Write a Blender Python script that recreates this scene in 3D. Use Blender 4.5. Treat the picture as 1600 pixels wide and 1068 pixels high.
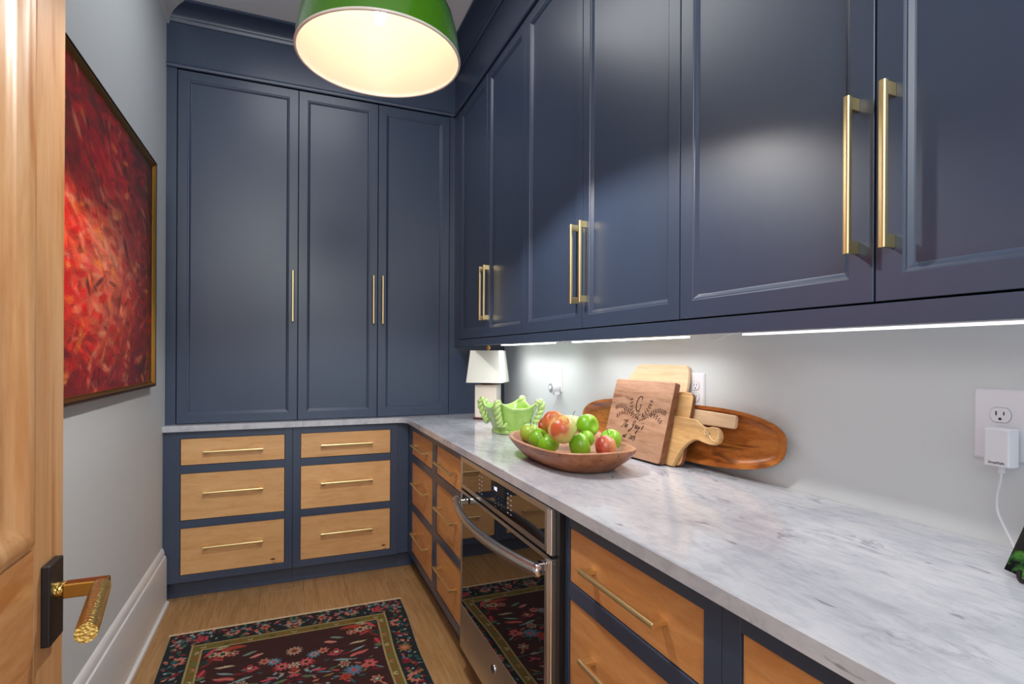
import bpy, bmesh, math, random
import numpy as np
from mathutils import Vector, Matrix
random.seed(7); rng = np.random.default_rng(11)
R = math.radians
for o in list(bpy.data.objects): bpy.data.objects.remove(o, do_unlink=True)
S = bpy.context.scene; COL = S.collection

# ---------------------------------------------------------------- camera, world, light, exposure
CAMZ = 1.283
cd = bpy.data.cameras.new('camera'); cam = bpy.data.objects.new('camera', cd); COL.objects.link(cam)
cd.sensor_width = 36; cd.lens = 845.36 * 36 / 1600; cd.shift_y = 0.013525; cd.clip_start = .02
yaw, roll = R(22.369), R(.291)
fw = Vector((math.sin(yaw), math.cos(yaw), 0)); rt = Vector((math.cos(yaw), -math.sin(yaw), 0)); up = Vector((0, 0, 1))
cx = rt * math.cos(roll) + up * math.sin(roll); cy = up * math.cos(roll) - rt * math.sin(roll)
m = Matrix((cx, cy, -fw)).transposed().to_4x4(); m.translation = (0, 0, CAMZ)
cam.matrix_world = m; S.camera = cam
S.view_settings.view_transform = 'Standard'; S.view_settings.look = 'None'
S.view_settings.gamma = 1; S.view_settings.use_curve_mapping = False
S.view_settings.exposure = 0.22
w = bpy.data.worlds.new('world'); S.world = w; w.use_nodes = True
w.node_tree.nodes['Background'].inputs[0].default_value = (.80, .91, 1, 1)
w.node_tree.nodes['Background'].inputs[1].default_value = 1.3
def area(name, loc, target, sx, sy, power, col):
    l = bpy.data.lights.new(name, 'AREA'); l.spread = R(150) if 'cabinet' in name else R(180); l.shape = 'RECTANGLE'; l.size = sx; l.size_y = sy; l.energy = power; l.color = col
    o = bpy.data.objects.new(name, l); COL.objects.link(o); o.location = loc
    o.rotation_euler = (Vector(target) - Vector(loc)).to_track_quat('-Z', 'Y').to_euler(); return o
area('rear_fill', (-.1, -1.0, 2.6), (.3, 2.6, .9), 1.2, .9, 24, (1, .98, .96))  # unseen fill lamp added behind the camera to lift the whole room
area('ceiling_fill', (.1, 2.25, 3.07), (.1, 2.25, 0), .7, .9, 7, (.97, .98, 1))  # soft overhead fill added for the deep end; no fixture hangs here
LEDC = (.98, 1, .99)
def led(y0, y1, power):
    area('under_cabinet_light', (1.15, (y0+y1)/2, 1.338), (1.15, (y0+y1)/2, 0), .02, abs(y1-y0), power, LEDC)
# (size_y runs along Y once the lamp looks straight down)
led(2.27, 2.94, 1.6); led(1.35, 2.09, 1.45); led(.40, 1.13, .2)
pl = bpy.data.lights.new('pendant_bulb_light', 'POINT'); pl.energy = .44; pl.color = (1, .92, .84); pl.shadow_soft_size = .03
plo = bpy.data.objects.new('pendant_bulb_light', pl); COL.objects.link(plo); plo.location = (.233, 1.56, 2.27)
sl_ = bpy.data.lights.new('pendant_added_spot', 'SPOT'); sl_.energy = 44; sl_.color = (1, .965, .92); sl_.spot_size = R(137); sl_.spot_blend = .25; sl_.shadow_soft_size = .03  # extra spot added under the bulb; lights the room, spares the lining
slo = bpy.data.objects.new('pendant_added_spot', sl_); COL.objects.link(slo); slo.location = (.233, 1.56, 2.195)

# ---------------------------------------------------------------- materials
def srgb(r, g, b):
    return tuple(((c/255)/12.92 if c/255 <= .04045 else ((c/255+.055)/1.055)**2.4) for c in (r, g, b)) + (1,)
def mat(name, col, rough=.5, metal=0, **kw):
    m = bpy.data.materials.new(name); m.use_nodes = True; b = m.node_tree.nodes['Principled BSDF']
    b.inputs['Base Color'].default_value = col; b.inputs['Roughness'].default_value = rough; b.inputs['Metallic'].default_value = metal
    for k, v in kw.items(): b.inputs[k.replace('_', ' ')].default_value = v
    return m
def N(m, t, **kw):
    n = m.node_tree.nodes.new(t)
    for k, v in kw.items(): setattr(n, k, v)
    return n
def Lk(m, a, b): m.node_tree.links.new(a, b)
def coords(m, scale=(1, 1, 1), kind='Object', rot=(0, 0, 0)):
    t = N(m, 'ShaderNodeTexCoord'); p = N(m, 'ShaderNodeMapping'); p.inputs['Scale'].default_value = scale; p.inputs['Rotation'].default_value = rot
    Lk(m, t.outputs[kind], p.inputs[0]); return p.outputs[0]
def noise(m, co, scale, detail=4, rough=.55, dist=0):
    n = N(m, 'ShaderNodeTexNoise'); Lk(m, co, n.inputs['Vector']); n.inputs['Scale'].default_value = scale
    n.inputs['Detail'].default_value = detail; n.inputs['Roughness'].default_value = rough; n.inputs['Distortion'].default_value = dist; return n.outputs['Fac']
def ramp(m, fac, stops):
    r = N(m, 'ShaderNodeValToRGB'); Lk(m, fac, r.inputs[0]); e = r.color_ramp.elements
    while len(e) < len(stops): e.new(.5)
    for i, (p, c) in enumerate(stops): e[i].position = p; e[i].color = c
    return r.outputs[0]
def mix(m, fac, a, b, mode='MIX'):
    n = N(m, 'ShaderNodeMix', data_type='RGBA', blend_type=mode)
    if hasattr(fac, 'node'): Lk(m, fac, n.inputs[0])
    else: n.inputs[0].default_value = fac
    for i, v in ((6, a), (7, b)):
        if hasattr(v, 'node'): Lk(m, v, n.inputs[i])
        else: n.inputs[i].default_value = v
    return n.outputs[2]
def bump(m, h, strength=.1, dist=.01):
    b = N(m, 'ShaderNodeBump'); b.inputs['Strength'].default_value = strength; b.inputs['Distance'].default_value = dist
    Lk(m, h, b.inputs['Height']); Lk(m, b.outputs[0], m.node_tree.nodes['Principled BSDF'].inputs['Normal'])
def base(m, c): Lk(m, c, m.node_tree.nodes['Principled BSDF'].inputs['Base Color'])
def wood(name, cols, stretch, scale=9, rough=.4, knots=0, dark=None, rnd=0, contrast=(.3, .5, .7), fine=1.0):
    m = mat(name, cols[0], rough); co = coords(m, stretch)
    if rnd:
        oi = N(m, 'ShaderNodeObjectInfo'); ad = N(m, 'ShaderNodeVectorMath', operation='ADD'); mu = N(m, 'ShaderNodeMath', operation='MULTIPLY')
        Lk(m, oi.outputs['Random'], mu.inputs[0]); mu.inputs[1].default_value = 40; Lk(m, co, ad.inputs[0]); Lk(m, mu.outputs[0], ad.inputs[1]); co = ad.outputs[0]
    a = noise(m, co, scale, 5, .6, 1.2)
    c = ramp(m, a, [(contrast[0], cols[0]), (contrast[1], cols[1]), (contrast[2], cols[2])])
    f = noise(m, co, scale*9, 3, .6)
    c = mix(m, .22*fine, c, ramp(m, f, [(.35, cols[2]), (.65, cols[0])]))
    if dark:
        d = noise(m, co, scale*.6, 3, .5, 2.5); k = ramp(m, d, [(.56, (0, 0, 0, 1)), (.72, (1, 1, 1, 1))]); c = mix(m, k, c, dark)
    if knots:
        v = N(m, 'ShaderNodeTexVoronoi'); Lk(m, coords(m, tuple(1+(s-1)*.3 for s in stretch)), v.inputs['Vector']); v.inputs['Scale'].default_value = knots
        k = ramp(m, v.outputs['Distance'], [(.035, (1, 1, 1, 1)), (.09, (0, 0, 0, 1))])
        g = noise(m, coords(m), 3.0, 1); gk = ramp(m, g, [(.55, (0, 0, 0, 1)), (.6, (1, 1, 1, 1))])
        kk = mix(m, 1, k, gk, 'MULTIPLY'); c = mix(m, kk, c, srgb(90, 48, 22))
    if rnd:
        r2 = ramp(m, oi.outputs['Random'], [(0, (.86, .86, .86, 1)), (1, (1.0, 1.0, 1.0, 1))]); c = mix(m, 1, c, r2, 'MULTIPLY')
    base(m, c); bump(m, f, .05, .002); return m
M = {}
M['wall'] = mat('wall_paint', srgb(212, 217, 219), .6); bump(M['wall'], noise(M['wall'], coords(M['wall']), 180, 3), .06, .004)
M['ceil'] = mat('ceiling_paint', srgb(236, 237, 239), .7); bump(M['ceil'], noise(M['ceil'], coords(M['ceil']), 90, 3), .04, .004)
M['trim'] = mat('white_trim_paint', srgb(226, 226, 226), .32)
def navy(name, col, rough):
    m = mat(name, col, rough); m.node_tree.nodes['Principled BSDF'].inputs['Coat Weight'].default_value = .35
    m.node_tree.nodes['Principled BSDF'].inputs['Coat Roughness'].default_value = .28
    n = noise(m, coords(m, (1, 1, .06)), 60, 2); base(m, mix(m, n, tuple(c*.95 for c in col[:3])+(1,), tuple(c*1.05 for c in col[:3])+(1,)))
    bump(m, noise(m, coords(m, (1, 1, .3)), 240, 3), .025, .002); return m
M['navy'] = navy('navy_cabinet_paint', srgb(57, 70, 93), .36)
M['gap'] = mat('dark_reveal', srgb(10, 12, 22), .8)
M['maple_x'] = wood('maple_grain_along_x', [srgb(236, 188, 132), srgb(228, 176, 118), srgb(216, 160, 102)], (1, 1, 6), 5, .38, knots=5, rnd=1)
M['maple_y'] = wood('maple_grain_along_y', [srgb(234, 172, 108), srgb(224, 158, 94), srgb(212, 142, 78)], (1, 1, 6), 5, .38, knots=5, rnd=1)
M['floor'] = wood('oak_floor', [srgb(194, 152, 104), srgb(178, 135, 87), srgb(156, 114, 70)], (7, .55, 1), 6, .42, rnd=1, contrast=(.35, .5, .68))
M['seam'] = mat('floor_seam', srgb(112, 82, 50), .8)
M['door'] = wood('knotty_alder', [srgb(222, 176, 128), srgb(210, 158, 108), srgb(192, 134, 82)], (5, 5, .5), 3.2, .36, knots=3.2, dark=srgb(186, 120, 62))
M['door_rail'] = wood('knotty_alder_rail', [srgb(220, 168, 116), srgb(206, 146, 92), srgb(186, 120, 64)], (1, 1, 6), 3.2, .36, dark=srgb(176, 106, 50))
def metal(name, col, rough, bs=(1, 1, 1)):
    m = mat(name, col, rough, 1); n = noise(m, coords(m, bs), 300, 2); bump(m, n, .05, .001); return m
M['brass'] = metal('satin_brass', srgb(236, 214, 158), .34)
M['brass_h'] = mat('hammered_brass', srgb(222, 184, 104), .30, 1)
M['brass_d'] = mat('aged_brass', srgb(176, 132, 62), .34, 1)
v = N(M['brass_h'], 'ShaderNodeTexVoronoi'); Lk(M['brass_h'], coords(M['brass_h']), v.inputs['Vector']); v.inputs['Scale'].default_value = 260; bump(M['brass_h'], v.outputs['Distance'], .30, .003)
M['steel'] = metal('brushed_steel', (.66, .63, .60, 1), .30, (1, 1, 30))
M['steel_h'] = metal('brushed_steel_handle', (.60, .57, .54, 1), .30, (1, 1, 30))
M['chrome'] = mat('chrome', (.8, .8, .8, 1), .06, 1)
M['chrome_s'] = mat('satin_steel', (.86, .82, .78, 1), .28, 1)
M['glass_b'] = mat('black_oven_glass', (.006, .006, .007, 1), .02, 0, IOR=2.6)
M['black'] = mat('black_metal', srgb(26, 22, 24), .42)
M['black_gap'] = mat('black_gap', (.004, .004, .004, 1), .8)
M['green_e'] = mat('green_enamel', srgb(70, 128, 12), .16, 0, Coat_Weight=.5)
M['white_e'] = mat('white_enamel', srgb(238, 228, 218), .3, 0, Coat_Weight=.3)
M['plastic'] = mat('white_plastic', srgb(232, 232, 238), .35)
M['plastic_g'] = mat('grey_plastic', srgb(150, 154, 165), .45)
M['dark'] = mat('dark_slot', srgb(18, 18, 22), .6)
M['ink'] = mat('black_print', srgb(20, 20, 26), .6)
M['keys'] = mat('white_key_print', srgb(200, 200, 205), .5)
def emit(name, col, s):
    m = mat(name, col); b = m.node_tree.nodes['Principled BSDF']; b.inputs['Emission Color'].default_value = col; b.inputs['Emission Strength'].default_value = s; return m
M['led'] = emit('led_diffuser', (1, .98, .94, 1), 5); M['led_dim'] = emit('led_diffuser_dim', (1, .97, .93, 1), .9)
M['bulb'] = emit('bulb_glow', (1, .82, .55, 1), 30)
M['digits'] = emit('clock_digits', (.55, .62, 1, 1), 4)
M['shade'] = mat('white_linen_shade', srgb(228, 225, 215), .8, 0); M['shade'].node_tree.nodes['Principled BSDF'].inputs['Subsurface Weight'].default_value = .1
bump(M['shade'], noise(M['shade'], coords(M['shade']), 400, 2), .1, .002)
M['ceramic_w'] = mat('cream_ceramic', srgb(228, 218, 205), .25)
M['foot'] = wood('dark_wood_foot', [srgb(96, 54, 40), srgb(80, 44, 32), srgb(60, 32, 24)], (1, 6, 6), 8)
M['finial'] = wood('light_wood_finial', [srgb(222, 164, 104), srgb(205, 140, 82), srgb(180, 116, 62)], (1, 1, 4), 20)
# green glaze
g = mat('green_glaze', srgb(160, 200, 92), .14, 0, Coat_Weight=.6); co = coords(g)
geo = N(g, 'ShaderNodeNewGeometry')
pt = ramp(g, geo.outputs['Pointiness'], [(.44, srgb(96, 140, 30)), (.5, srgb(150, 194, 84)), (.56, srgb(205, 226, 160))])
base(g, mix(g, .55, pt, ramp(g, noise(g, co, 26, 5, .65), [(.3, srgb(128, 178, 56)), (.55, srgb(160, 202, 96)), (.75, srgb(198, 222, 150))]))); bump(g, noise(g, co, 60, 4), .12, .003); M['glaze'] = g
# marble
mb = mat('white_marble', srgb(216, 216, 220), .13, 0); co = coords(mb)
wp = noise(mb, co, 3.2, 4); base_c = ramp(mb, noise(mb, co, 2.6, 6, .6, .6), [(.3, srgb(172, 174, 184)), (.5, srgb(196, 198, 205)), (.7, srgb(214, 214, 219))])
co2 = coords(mb, (1.6, .55, 1), rot=(0, 0, R(24)))
v1 = noise(mb, co2, 7, 8, .62, 1.0); ridge = N(mb, 'ShaderNodeMath', operation='SUBTRACT'); Lk(mb, v1, ridge.inputs[0]); ridge.inputs[1].default_value = .5
ab = N(mb, 'ShaderNodeMath', operation='ABSOLUTE'); Lk(mb, ridge.outputs[0], ab.inputs[0])
vein = ramp(mb, ab.outputs[0], [(0, (1, 1, 1, 1)), (.028, (0, 0, 0, 1))]); msk = ramp(mb, noise(mb, co, 5, 3), [(.52, (0, 0, 0, 1)), (.68, (.75, .75, .75, 1))])
vm = mix(mb, 1, vein, msk, 'MULTIPLY'); c1 = mix(mb, vm, base_c, srgb(128, 130, 142))
sp = noise(mb, coords(mb, (1, .35, 1), rot=(0, 0, R(20))), 38, 2, .5, .5); spk = ramp(mb, sp, [(.69, (0, 0, 0, 1)), (.76, (.7, .7, .7, 1))]); mot = ramp(mb, noise(mb, coords(mb, (1.5, .5, 1), rot=(0, 0, R(22))), 22, 6, .7, .8), [(.38, (.80, .81, .84, 1)), (.55, (1, 1, 1, 1))]); base(mb, mix(mb, .8, mix(mb, spk, c1, srgb(112, 114, 126)), mot, 'MULTIPLY')); M['marble'] = mb
# small wooden things
M['acacia'] = wood('acacia', [srgb(206, 134, 66), srgb(176, 100, 42), srgb(128, 66, 26)], (2.2, .8, 5), 5, .3, dark=srgb(84, 38, 18), rnd=0)
M['bowlwood'] = wood('dough_bowl_wood', [srgb(172, 110, 68), srgb(146, 84, 46), srgb(112, 62, 34)], (3, .8, 5), 9, .38, dark=srgb(88, 48, 28))
M['bowlrim'] = wood('dough_bowl_inside', [srgb(192, 142, 110), srgb(174, 122, 90), srgb(148, 98, 70)], (3, .8, 3), 9, .45)
M['walnut_l'] = wood('engraved_board_wood', [srgb(192, 152, 128), srgb(176, 134, 108), srgb(148, 108, 84)], (2, .7, 7), 6, .5, dark=srgb(136, 92, 70))
M['bark'] = wood('board_edge_wood', [srgb(150, 98, 66), srgb(120, 74, 48), srgb(92, 54, 34)], (4, 1, 3), 14, .5)
M['pale'] = wood('pale_maple_board', [srgb(232, 202, 166), srgb(224, 190, 152), srgb(210, 172, 132)], (2, .7, 7), 6, .5)
M['yellow'] = wood('honey_board', [srgb(224, 186, 136), srgb(208, 164, 110), srgb(184, 136, 84)], (2, .6, 5), 6, .42, dark=srgb(170, 112, 58))
M['engrave'] = mat('burnt_engraving', srgb(66, 38, 26), .8)
M['twine'] = mat('jute_twine', srgb(214, 190, 148), .9)
M['stem'] = mat('fruit_stem', srgb(74, 58, 34), .7)
M['frame_d'] = mat('dark_frame_side', srgb(52, 28, 16), .35)
M['gold'] = metal('antique_gold', srgb(190, 142, 66), .32)
M['cream_y'] = mat('cream_fringe', srgb(222, 200, 166), .9)
def vcol(name, rough, bs=0, bd=.002, sheen=0):
    m = mat(name, (1, 1, 1, 1), rough); a = N(m, 'ShaderNodeVertexColor'); a.layer_name = 'Col'
    if sheen:
        n = noise(m, coords(m), 500, 2); base(m, mix(m, .35, a.outputs[0], mix(m, 1, a.outputs[0], ramp(m, n, [(.3, (.45, .45, .45, 1)), (.7, (1, 1, 1, 1))]), 'MULTIPLY'))); bump(m, n, .6, .003)
    else: base(m, a.outputs[0]); bump(m, noise(m, coords(m, (1, 1, 3)), 70, 4), bs, bd)
    return m
M['rugcol'] = vcol('rug_wool', .95, sheen=1); M['paintcol'] = vcol('oil_paint', .30, .5, .004)
def fruit_mat(name, c_a, c_b, c_c, lo, hi, seed, axis=(1, 0, 0)):
    m = mat(name, c_a, .34, 0, Coat_Weight=.15); co = coords(m)
    d = N(m, 'ShaderNodeVectorMath', operation='DOT_PRODUCT'); Lk(m, co, d.inputs[0]); d.inputs[1].default_value = tuple(12*a for a in axis)
    nn = noise(m, coords(m, (1, 1, .4), rot=(seed, seed, 0)), 30, 5); ad = N(m, 'ShaderNodeMath', operation='ADD'); Lk(m, d.outputs['Value'], ad.inputs[0]); Lk(m, nn, ad.inputs[1])
    c = ramp(m, ad.outputs[0], [(lo, c_a), ((lo+hi)/2, c_b), (hi, c_c)])
    s = ramp(m, noise(m, co, 420, 1), [(.66, (0, 0, 0, 1)), (.72, (.5, .5, .5, 1))]); base(m, mix(m, s, c, srgb(206, 214, 140))); return m
GA, GB, GC = srgb(112, 168, 20), srgb(126, 180, 34), srgb(160, 200, 70)
M['apple_g'] = fruit_mat('green_apple_skin', GA, GB, GC, .3, .8, 1)
M['apple_b'] = fruit_mat('green_apple_orange_blush', srgb(200, 140, 50), srgb(176, 172, 64), srgb(150, 180, 62), -.1, .40, 2, (.5, -.8, .1))
M['apple_o'] = fruit_mat('orange_red_skin', srgb(184, 84, 40), srgb(206, 134, 72), srgb(206, 178, 100), .0, .75, 3, (.8, .3, -.6))
M['apple_r'] = fruit_mat('red_orange_skin', srgb(160, 60, 24), srgb(190, 96, 44), srgb(206, 136, 70), .2, .7, 4)
M['pear_r'] = fruit_mat('yellow_green_red_blush', srgb(188, 84, 46), srgb(208, 164, 96), srgb(190, 202, 116), -.15, .36, 5, (.85, .5, -.55))
M['pear_p'] = fruit_mat('rosy_skin', srgb(150, 36, 34), srgb(188, 96, 70), srgb(208, 150, 104), .15, .75, 6, (.9, -.3, 0))
M['apple_p'] = fruit_mat('pale_green_skin', srgb(186, 198, 120), srgb(196, 204, 134), srgb(206, 210, 150), .3, .8, 7)
# picture on the counter
pm = mat('dark_glossy_print', (.01, .01, .01, 1), .1); co = coords(pm)
base(pm, mix(pm, ramp(pm, noise(pm, co, 22, 4), [(.55, (0, 0, 0, 1)), (.68, (1, 1, 1, 1))]), srgb(10, 12, 12), mix(pm, noise(pm, co, 40, 2), srgb(24, 84, 70), srgb(90, 150, 20)))); M['print'] = pm

# ---------------------------------------------------------------- mesh helpers
class MB:
    def __init__(s): s.v = []; s.f = []; s.mi = []; s.cur = 0
    def add(s, vs, fs):
        b = len(s.v); s.v += [tuple(v) for v in vs]; s.f += [tuple(b+i for i in f) for f in fs]; s.mi += [s.cur]*len(fs); return s
    def box(s, x0, x1, y0, y1, z0, z1):
        return s.add([(x, y, z) for z in (z0, z1) for y in (y0, y1) for x in (x0, x1)], [(0, 2, 3, 1), (4, 5, 7, 6), (0, 1, 5, 4), (2, 6, 7, 3), (0, 4, 6, 2), (1, 3, 7, 5)])
    def obox(s, O, A, B, C):   # oriented box from corner O with edge vectors
        O, A, B, C = map(Vector, (O, A, B, C))
        return s.add([O+A*i+B*j+C*k for k in (0, 1) for j in (0, 1) for i in (0, 1)], [(0, 2, 3, 1), (4, 5, 7, 6), (0, 1, 5, 4), (2, 6, 7, 3), (0, 4, 6, 2), (1, 3, 7, 5)])
    def rings(s, rs, cap0=True, cap1=True, closed=True):
        n = len(rs[0]); vs = [p for r in rs for p in r]; fs = []
        for i in range(len(rs)-1):
            for j in range(n if closed else n-1):
                k = (j+1) % n; fs.append((i*n+j, i*n+k, (i+1)*n+k, (i+1)*n+j))
        if cap0: fs.append(tuple(range(n))[::-1])
        if cap1: fs.append(tuple((len(rs)-1)*n+i for i in range(n)))
        return s.add(vs, fs)
    def lathe(s, prof, c=(0, 0, 0), n=48, cap0=False, cap1=False):
        return s.rings([[(c[0]+r*math.cos(2*math.pi*i/n), c[1]+r*math.sin(2*math.pi*i/n), c[2]+z) for i in range(n)] for r, z in prof], cap0, cap1)
    def tube(s, pts, r, n=10, cap=True):
        pts = [Vector(p) for p in pts]; rs = []; T0 = None
        for i, p in enumerate(pts):
            t = (pts[min(i+1, len(pts)-1)]-pts[max(i-1, 0)]).normalized()
            if T0 is None:
                a = Vector((0, 0, 1)) if abs(t.z) < .9 else Vector((1, 0, 0)); u = t.cross(a).normalized()
            else: u = (u - t*u.dot(t)).normalized()
            T0 = t; w_ = t.cross(u); rr = r[i] if isinstance(r, (list, tuple)) else r
            rs.append([p+(u*math.cos(2*math.pi*k/n)+w_*math.sin(2*math.pi*k/n))*rr for k in range(n)])
        return s.rings(rs, cap, cap)
    def prism(s, poly, O, A, B, Nn, t):   # polygon (a,b) in frame, extruded t along Nn
        O, A, B, Nn = map(Vector, (O, A, B, Nn)); n = len(poly)
        f = [O+A*a+B*b for a, b in poly]; return s.rings([f, [p+Nn*t for p in f]])
def smoothpts(pts, k=8, closed=False):
    P = [Vector(p) for p in pts]; n = len(P); out = []
    for i in range(n if closed else n-1):
        g = lambda j: P[j % n] if closed else P[max(0, min(n-1, j))]
        a, b, c, d = g(i-1), g(i), g(i+1), g(i+2)
        for q in range(k):
            t = q/k; out.append(.5*((2*b)+(c-a)*t+(2*a-5*b+4*c-d)*t*t+(3*b-a-3*c+d)*t**3))
    if not closed: out.append(P[-1])
    return out
def wloc(o): 
    v = Vector(o.location)
    while o.parent: o = o.parent; v += o.location
    return v
def finish(o, bv=0, smooth=False, angle=35, seg=2):
    if bv:
        b = o.modifiers.new('bevel', 'BEVEL'); b.width = bv; b.segments = seg; b.limit_method = 'ANGLE'; b.angle_limit = R(40); b.harden_normals = False
    if smooth:
        me = o.data; me.polygons.foreach_set('use_smooth', [True]*len(me.polygons)); me.set_sharp_from_angle(angle=R(angle))
def obj(name, mb, m, parent=None, bv=0, smooth=False, angle=35, label=None, kind=None, origin=None, mats=None, seg=2):
    off = wloc(parent) if parent else Vector(origin or (0, 0, 0))
    me = bpy.data.meshes.new(name); me.from_pydata([tuple(Vector(v)-off) for v in mb.v], [], mb.f)
    for x in (mats or [m]): me.materials.append(x)
    if mats: me.polygons.foreach_set('material_index', mb.mi)
    bm = bmesh.new(); bm.from_mesh(me); bmesh.ops.recalc_face_normals(bm, faces=bm.faces); bm.to_mesh(me); bm.free()
    o = bpy.data.objects.new(name, me); COL.objects.link(o)
    if parent: o.parent = parent
    else: o.location = off
    finish(o, bv, smooth, angle, seg)
    if label: o['label'] = label
    if kind: o['kind'] = kind
    return o
def thing(name, label, cat, loc=(0, 0, 0), group=None):
    o = bpy.data.objects.new(name, None); COL.objects.link(o); o.location = loc; o.empty_display_size = .05
    o['label'] = label; o['category'] = cat
    if group: o['group'] = group
    return o
def tag(o, label, cat, group=None):
    o['label'] = label; o['category'] = cat
    if group: o['group'] = group
    return o
def struct(name, mb, m, **kw): return obj(name, mb, m, kind='structure', **kw)
def text(name, s, size, O, A, B, m, parent, off=0, bold=0):
    c = bpy.data.curves.new(name, 'FONT'); c.body = s; c.size = size; c.align_x = 'CENTER'; c.align_y = 'CENTER'; c.offset = bold; c.resolution_u = 3
    t = bpy.data.objects.new(name, c); COL.objects.link(t); dg = bpy.context.evaluated_depsgraph_get(); dg.update()
    me = bpy.data.meshes.new_from_object(t.evaluated_get(dg)); bpy.data.objects.remove(t)
    A, B = Vector(A).normalized(), Vector(B).normalized(); C = A.cross(B); p = wloc(parent)
    for v_ in me.vertices: v_.co = Vector(O)-p + A*v_.co.x + B*v_.co.y + C*off
    me.materials.clear(); me.materials.append(m); o = bpy.data.objects.new(name, me); COL.objects.link(o); o.parent = parent; return o

# ---------------------------------------------------------------- room shell
XL, XR, YB, ZC = -.597, 1.30, 3.90, 3.09
YF = -1.6
struct('wall_left', MB().box(XL-.12, XL, YF, YB, 0, ZC), M['wall'])
struct('wall_right', MB().box(XR, XR+.12, YF, YB, 0, ZC), M['wall'])
struct('wall_back', MB().box(XL-.12, XR+.12, YB, YB+.12, 0, ZC), M['wall'])
struct('ceiling', MB().box(XL-.12, XR+.12, YF, YB+.12, ZC, ZC+.1), M['ceil'])
fl = struct('floor', MB().box(XL-.12, XR+.12, YF, YB+.12, -.06, -.008), M['seam'])
PW = .2165; px = -.353-2*PW; k = 0
while px < .76:
    x0, x1 = max(px, XL), min(px+PW, .76)
    if x1-x0 < .01: px += PW; continue
    y = YF - [.3, 1.1, .7, 1.6, .2, 1.3, .9, .5][k % 8]
    while y < 3.4:
        ln = random.choice([1.35, 1.6, 1.9, 2.1]); a, b = max(y, YF), min(y+ln, 3.4)
        if b-a > .05: obj('plank', MB().box(x0+.0003, x1-.0003, a+.0003, b-.0003, -.008, 0), M['floor'], fl, bv=.0007, seg=1)
        y += ln
    px += PW; k += 1
# baseboard: tall flat board with a stepped cap
def profile_y(name, prof, y0, y1, m, **kw):   # prof list of (x,z), extruded along Y
    return struct(name, MB().rings([[(x, y0, z) for x, z in prof], [(x, y1, z) for x, z in prof]]), m, **kw)
profile_y('baseboard_left', [(XL, 0), (XL+.034, 0), (XL+.034, .016), (XL+.022, .022), (XL+.022, .232), (XL+.018, .250), (XL+.013, .254), (XL+.012, .272), (XL+.006, .288), (XL, .293)], YF, 3.232, M['trim'], smooth=True, angle=30)
def cove(p, h, n=10):     # crown profile: (out, down) from ceiling corner
    pts = [(0, 0), (p, 0), (p, .012)]
    for i in range(n+1):
        t = i/n*math.pi/2; pts.append((p-.006-(p-.022)*math.sin(t), .014+(h-.034)*(1-math.cos(t))))
    return pts + [(.016, h-.018), (.012, h-.004), (.010, h), (0, h)]
CR = cove(.105, .078)
profile_y('trim_1', [(XL+o, ZC-d) for o, d in cove(.095, .09)], YF, 3.285, M['trim'], smooth=True, angle=30)
# navy frieze and crown over the tall cabinets and over the wall cabinets
YT, XU = 3.285, .96
struct('trim_2', MB().rings([[(x, YT-o, ZC-d) for o, d in CR] for x in (XL, XU)]), M['navy'], smooth=True, angle=30)
struct('trim_3', MB().rings([[(XU-o, y, ZC-d) for o, d in CR] for y in (-.3, YT)]), M['navy'], smooth=True, angle=30)
f1 = [(0, 2.80), (.004, 2.80), (.004, ZC), (-.10, ZC), (-.10, 2.80)]
struct('trim_4', MB().box(XL, XU+.1, YT-.004, YT+.10, 2.80, ZC), M['navy'])
struct('trim_5', MB().box(XU-.004, XU+.10, -.3, YT-.004, 2.80, ZC), M['navy'])
bead = [(0, 0), (.010, 0), (.014, .006), (.014, .014), (.008, .018), (.006, .026), (0, .026)]
struct('trim_6', MB().rings([[(x, YT-o, 2.778+d) for o, d in bead] for x in (XL, XU-.0)]), M['navy'], smooth=True)
struct('trim_7', MB().rings([[(XU-o, y, 2.778+d) for o, d in bead] for y in (-.3, YT)]), M['navy'], smooth=True)

# ---------------------------------------------------------------- cabinets
def ring_face(mb, O, U, V, Nn, u0, u1, v0, v1, prof, t):
    """panelled leaf: rect u0..u1 x v0..v1, prof = [(inset, depth)] going inwards, t = thickness behind"""
    O, U, V, Nn = map(Vector, (O, U, V, Nn)); rs = []
    for ins, d in [(0, -t)] + [(0, 0)] + prof:
        rs.append([O+U*u+V*v_-Nn*(-d if d < 0 else d) if False else O+U*u+V*v_+Nn*(d if d < 0 else -d) for u, v_ in ((u0+ins, v0+ins), (u1-ins, v0+ins), (u1-ins, v1-ins), (u0+ins, v1-ins))])
    return mb.rings(rs, True, True)
DPROF = [(.046, 0), (.0475, .003), (.051, .0035), (.058, .009), (.0605, .0105)]
def pull(parent, C, A, Nn, L=.285, so=.033, wd=.012, name='handle'):
    """bar pull, C = point on the face at the middle of the bar, A = bar direction, Nn = outward"""
    C, A, Nn = Vector(C), Vector(A).normalized(), Vector(Nn).normalized(); Sd = A.cross(Nn)
    mb = MB(); h = wd/2
    sec = [(-h, -.010), (h, -.010), (h, -.0025), (h*.7, -.0008), (h*.3, 0), (-h*.3, 0), (-h*.7, -.0008), (-h, -.0025)]
    mb.rings([[C+A*(s_*L/2)+Sd*a+Nn*(so+b) for a, b in sec] for s_ in (-1, 1)])
    for s_ in (-1, 1):
        a0, a1 = (L/2-.024, L/2-.001); 
        mb.obox(C+A*(s_*a0)-Sd*.0042, A*(s_*(a1-a0)), Sd*.0084, Nn*(so-.009))
    return obj(name, mb, M['brass'], parent, bv=.0006, seg=1)
def carcass(mb, x0, x1, y0, y1, z0, z1): return mb.box(x0, x1, y0, y1, z0, z1)

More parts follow.
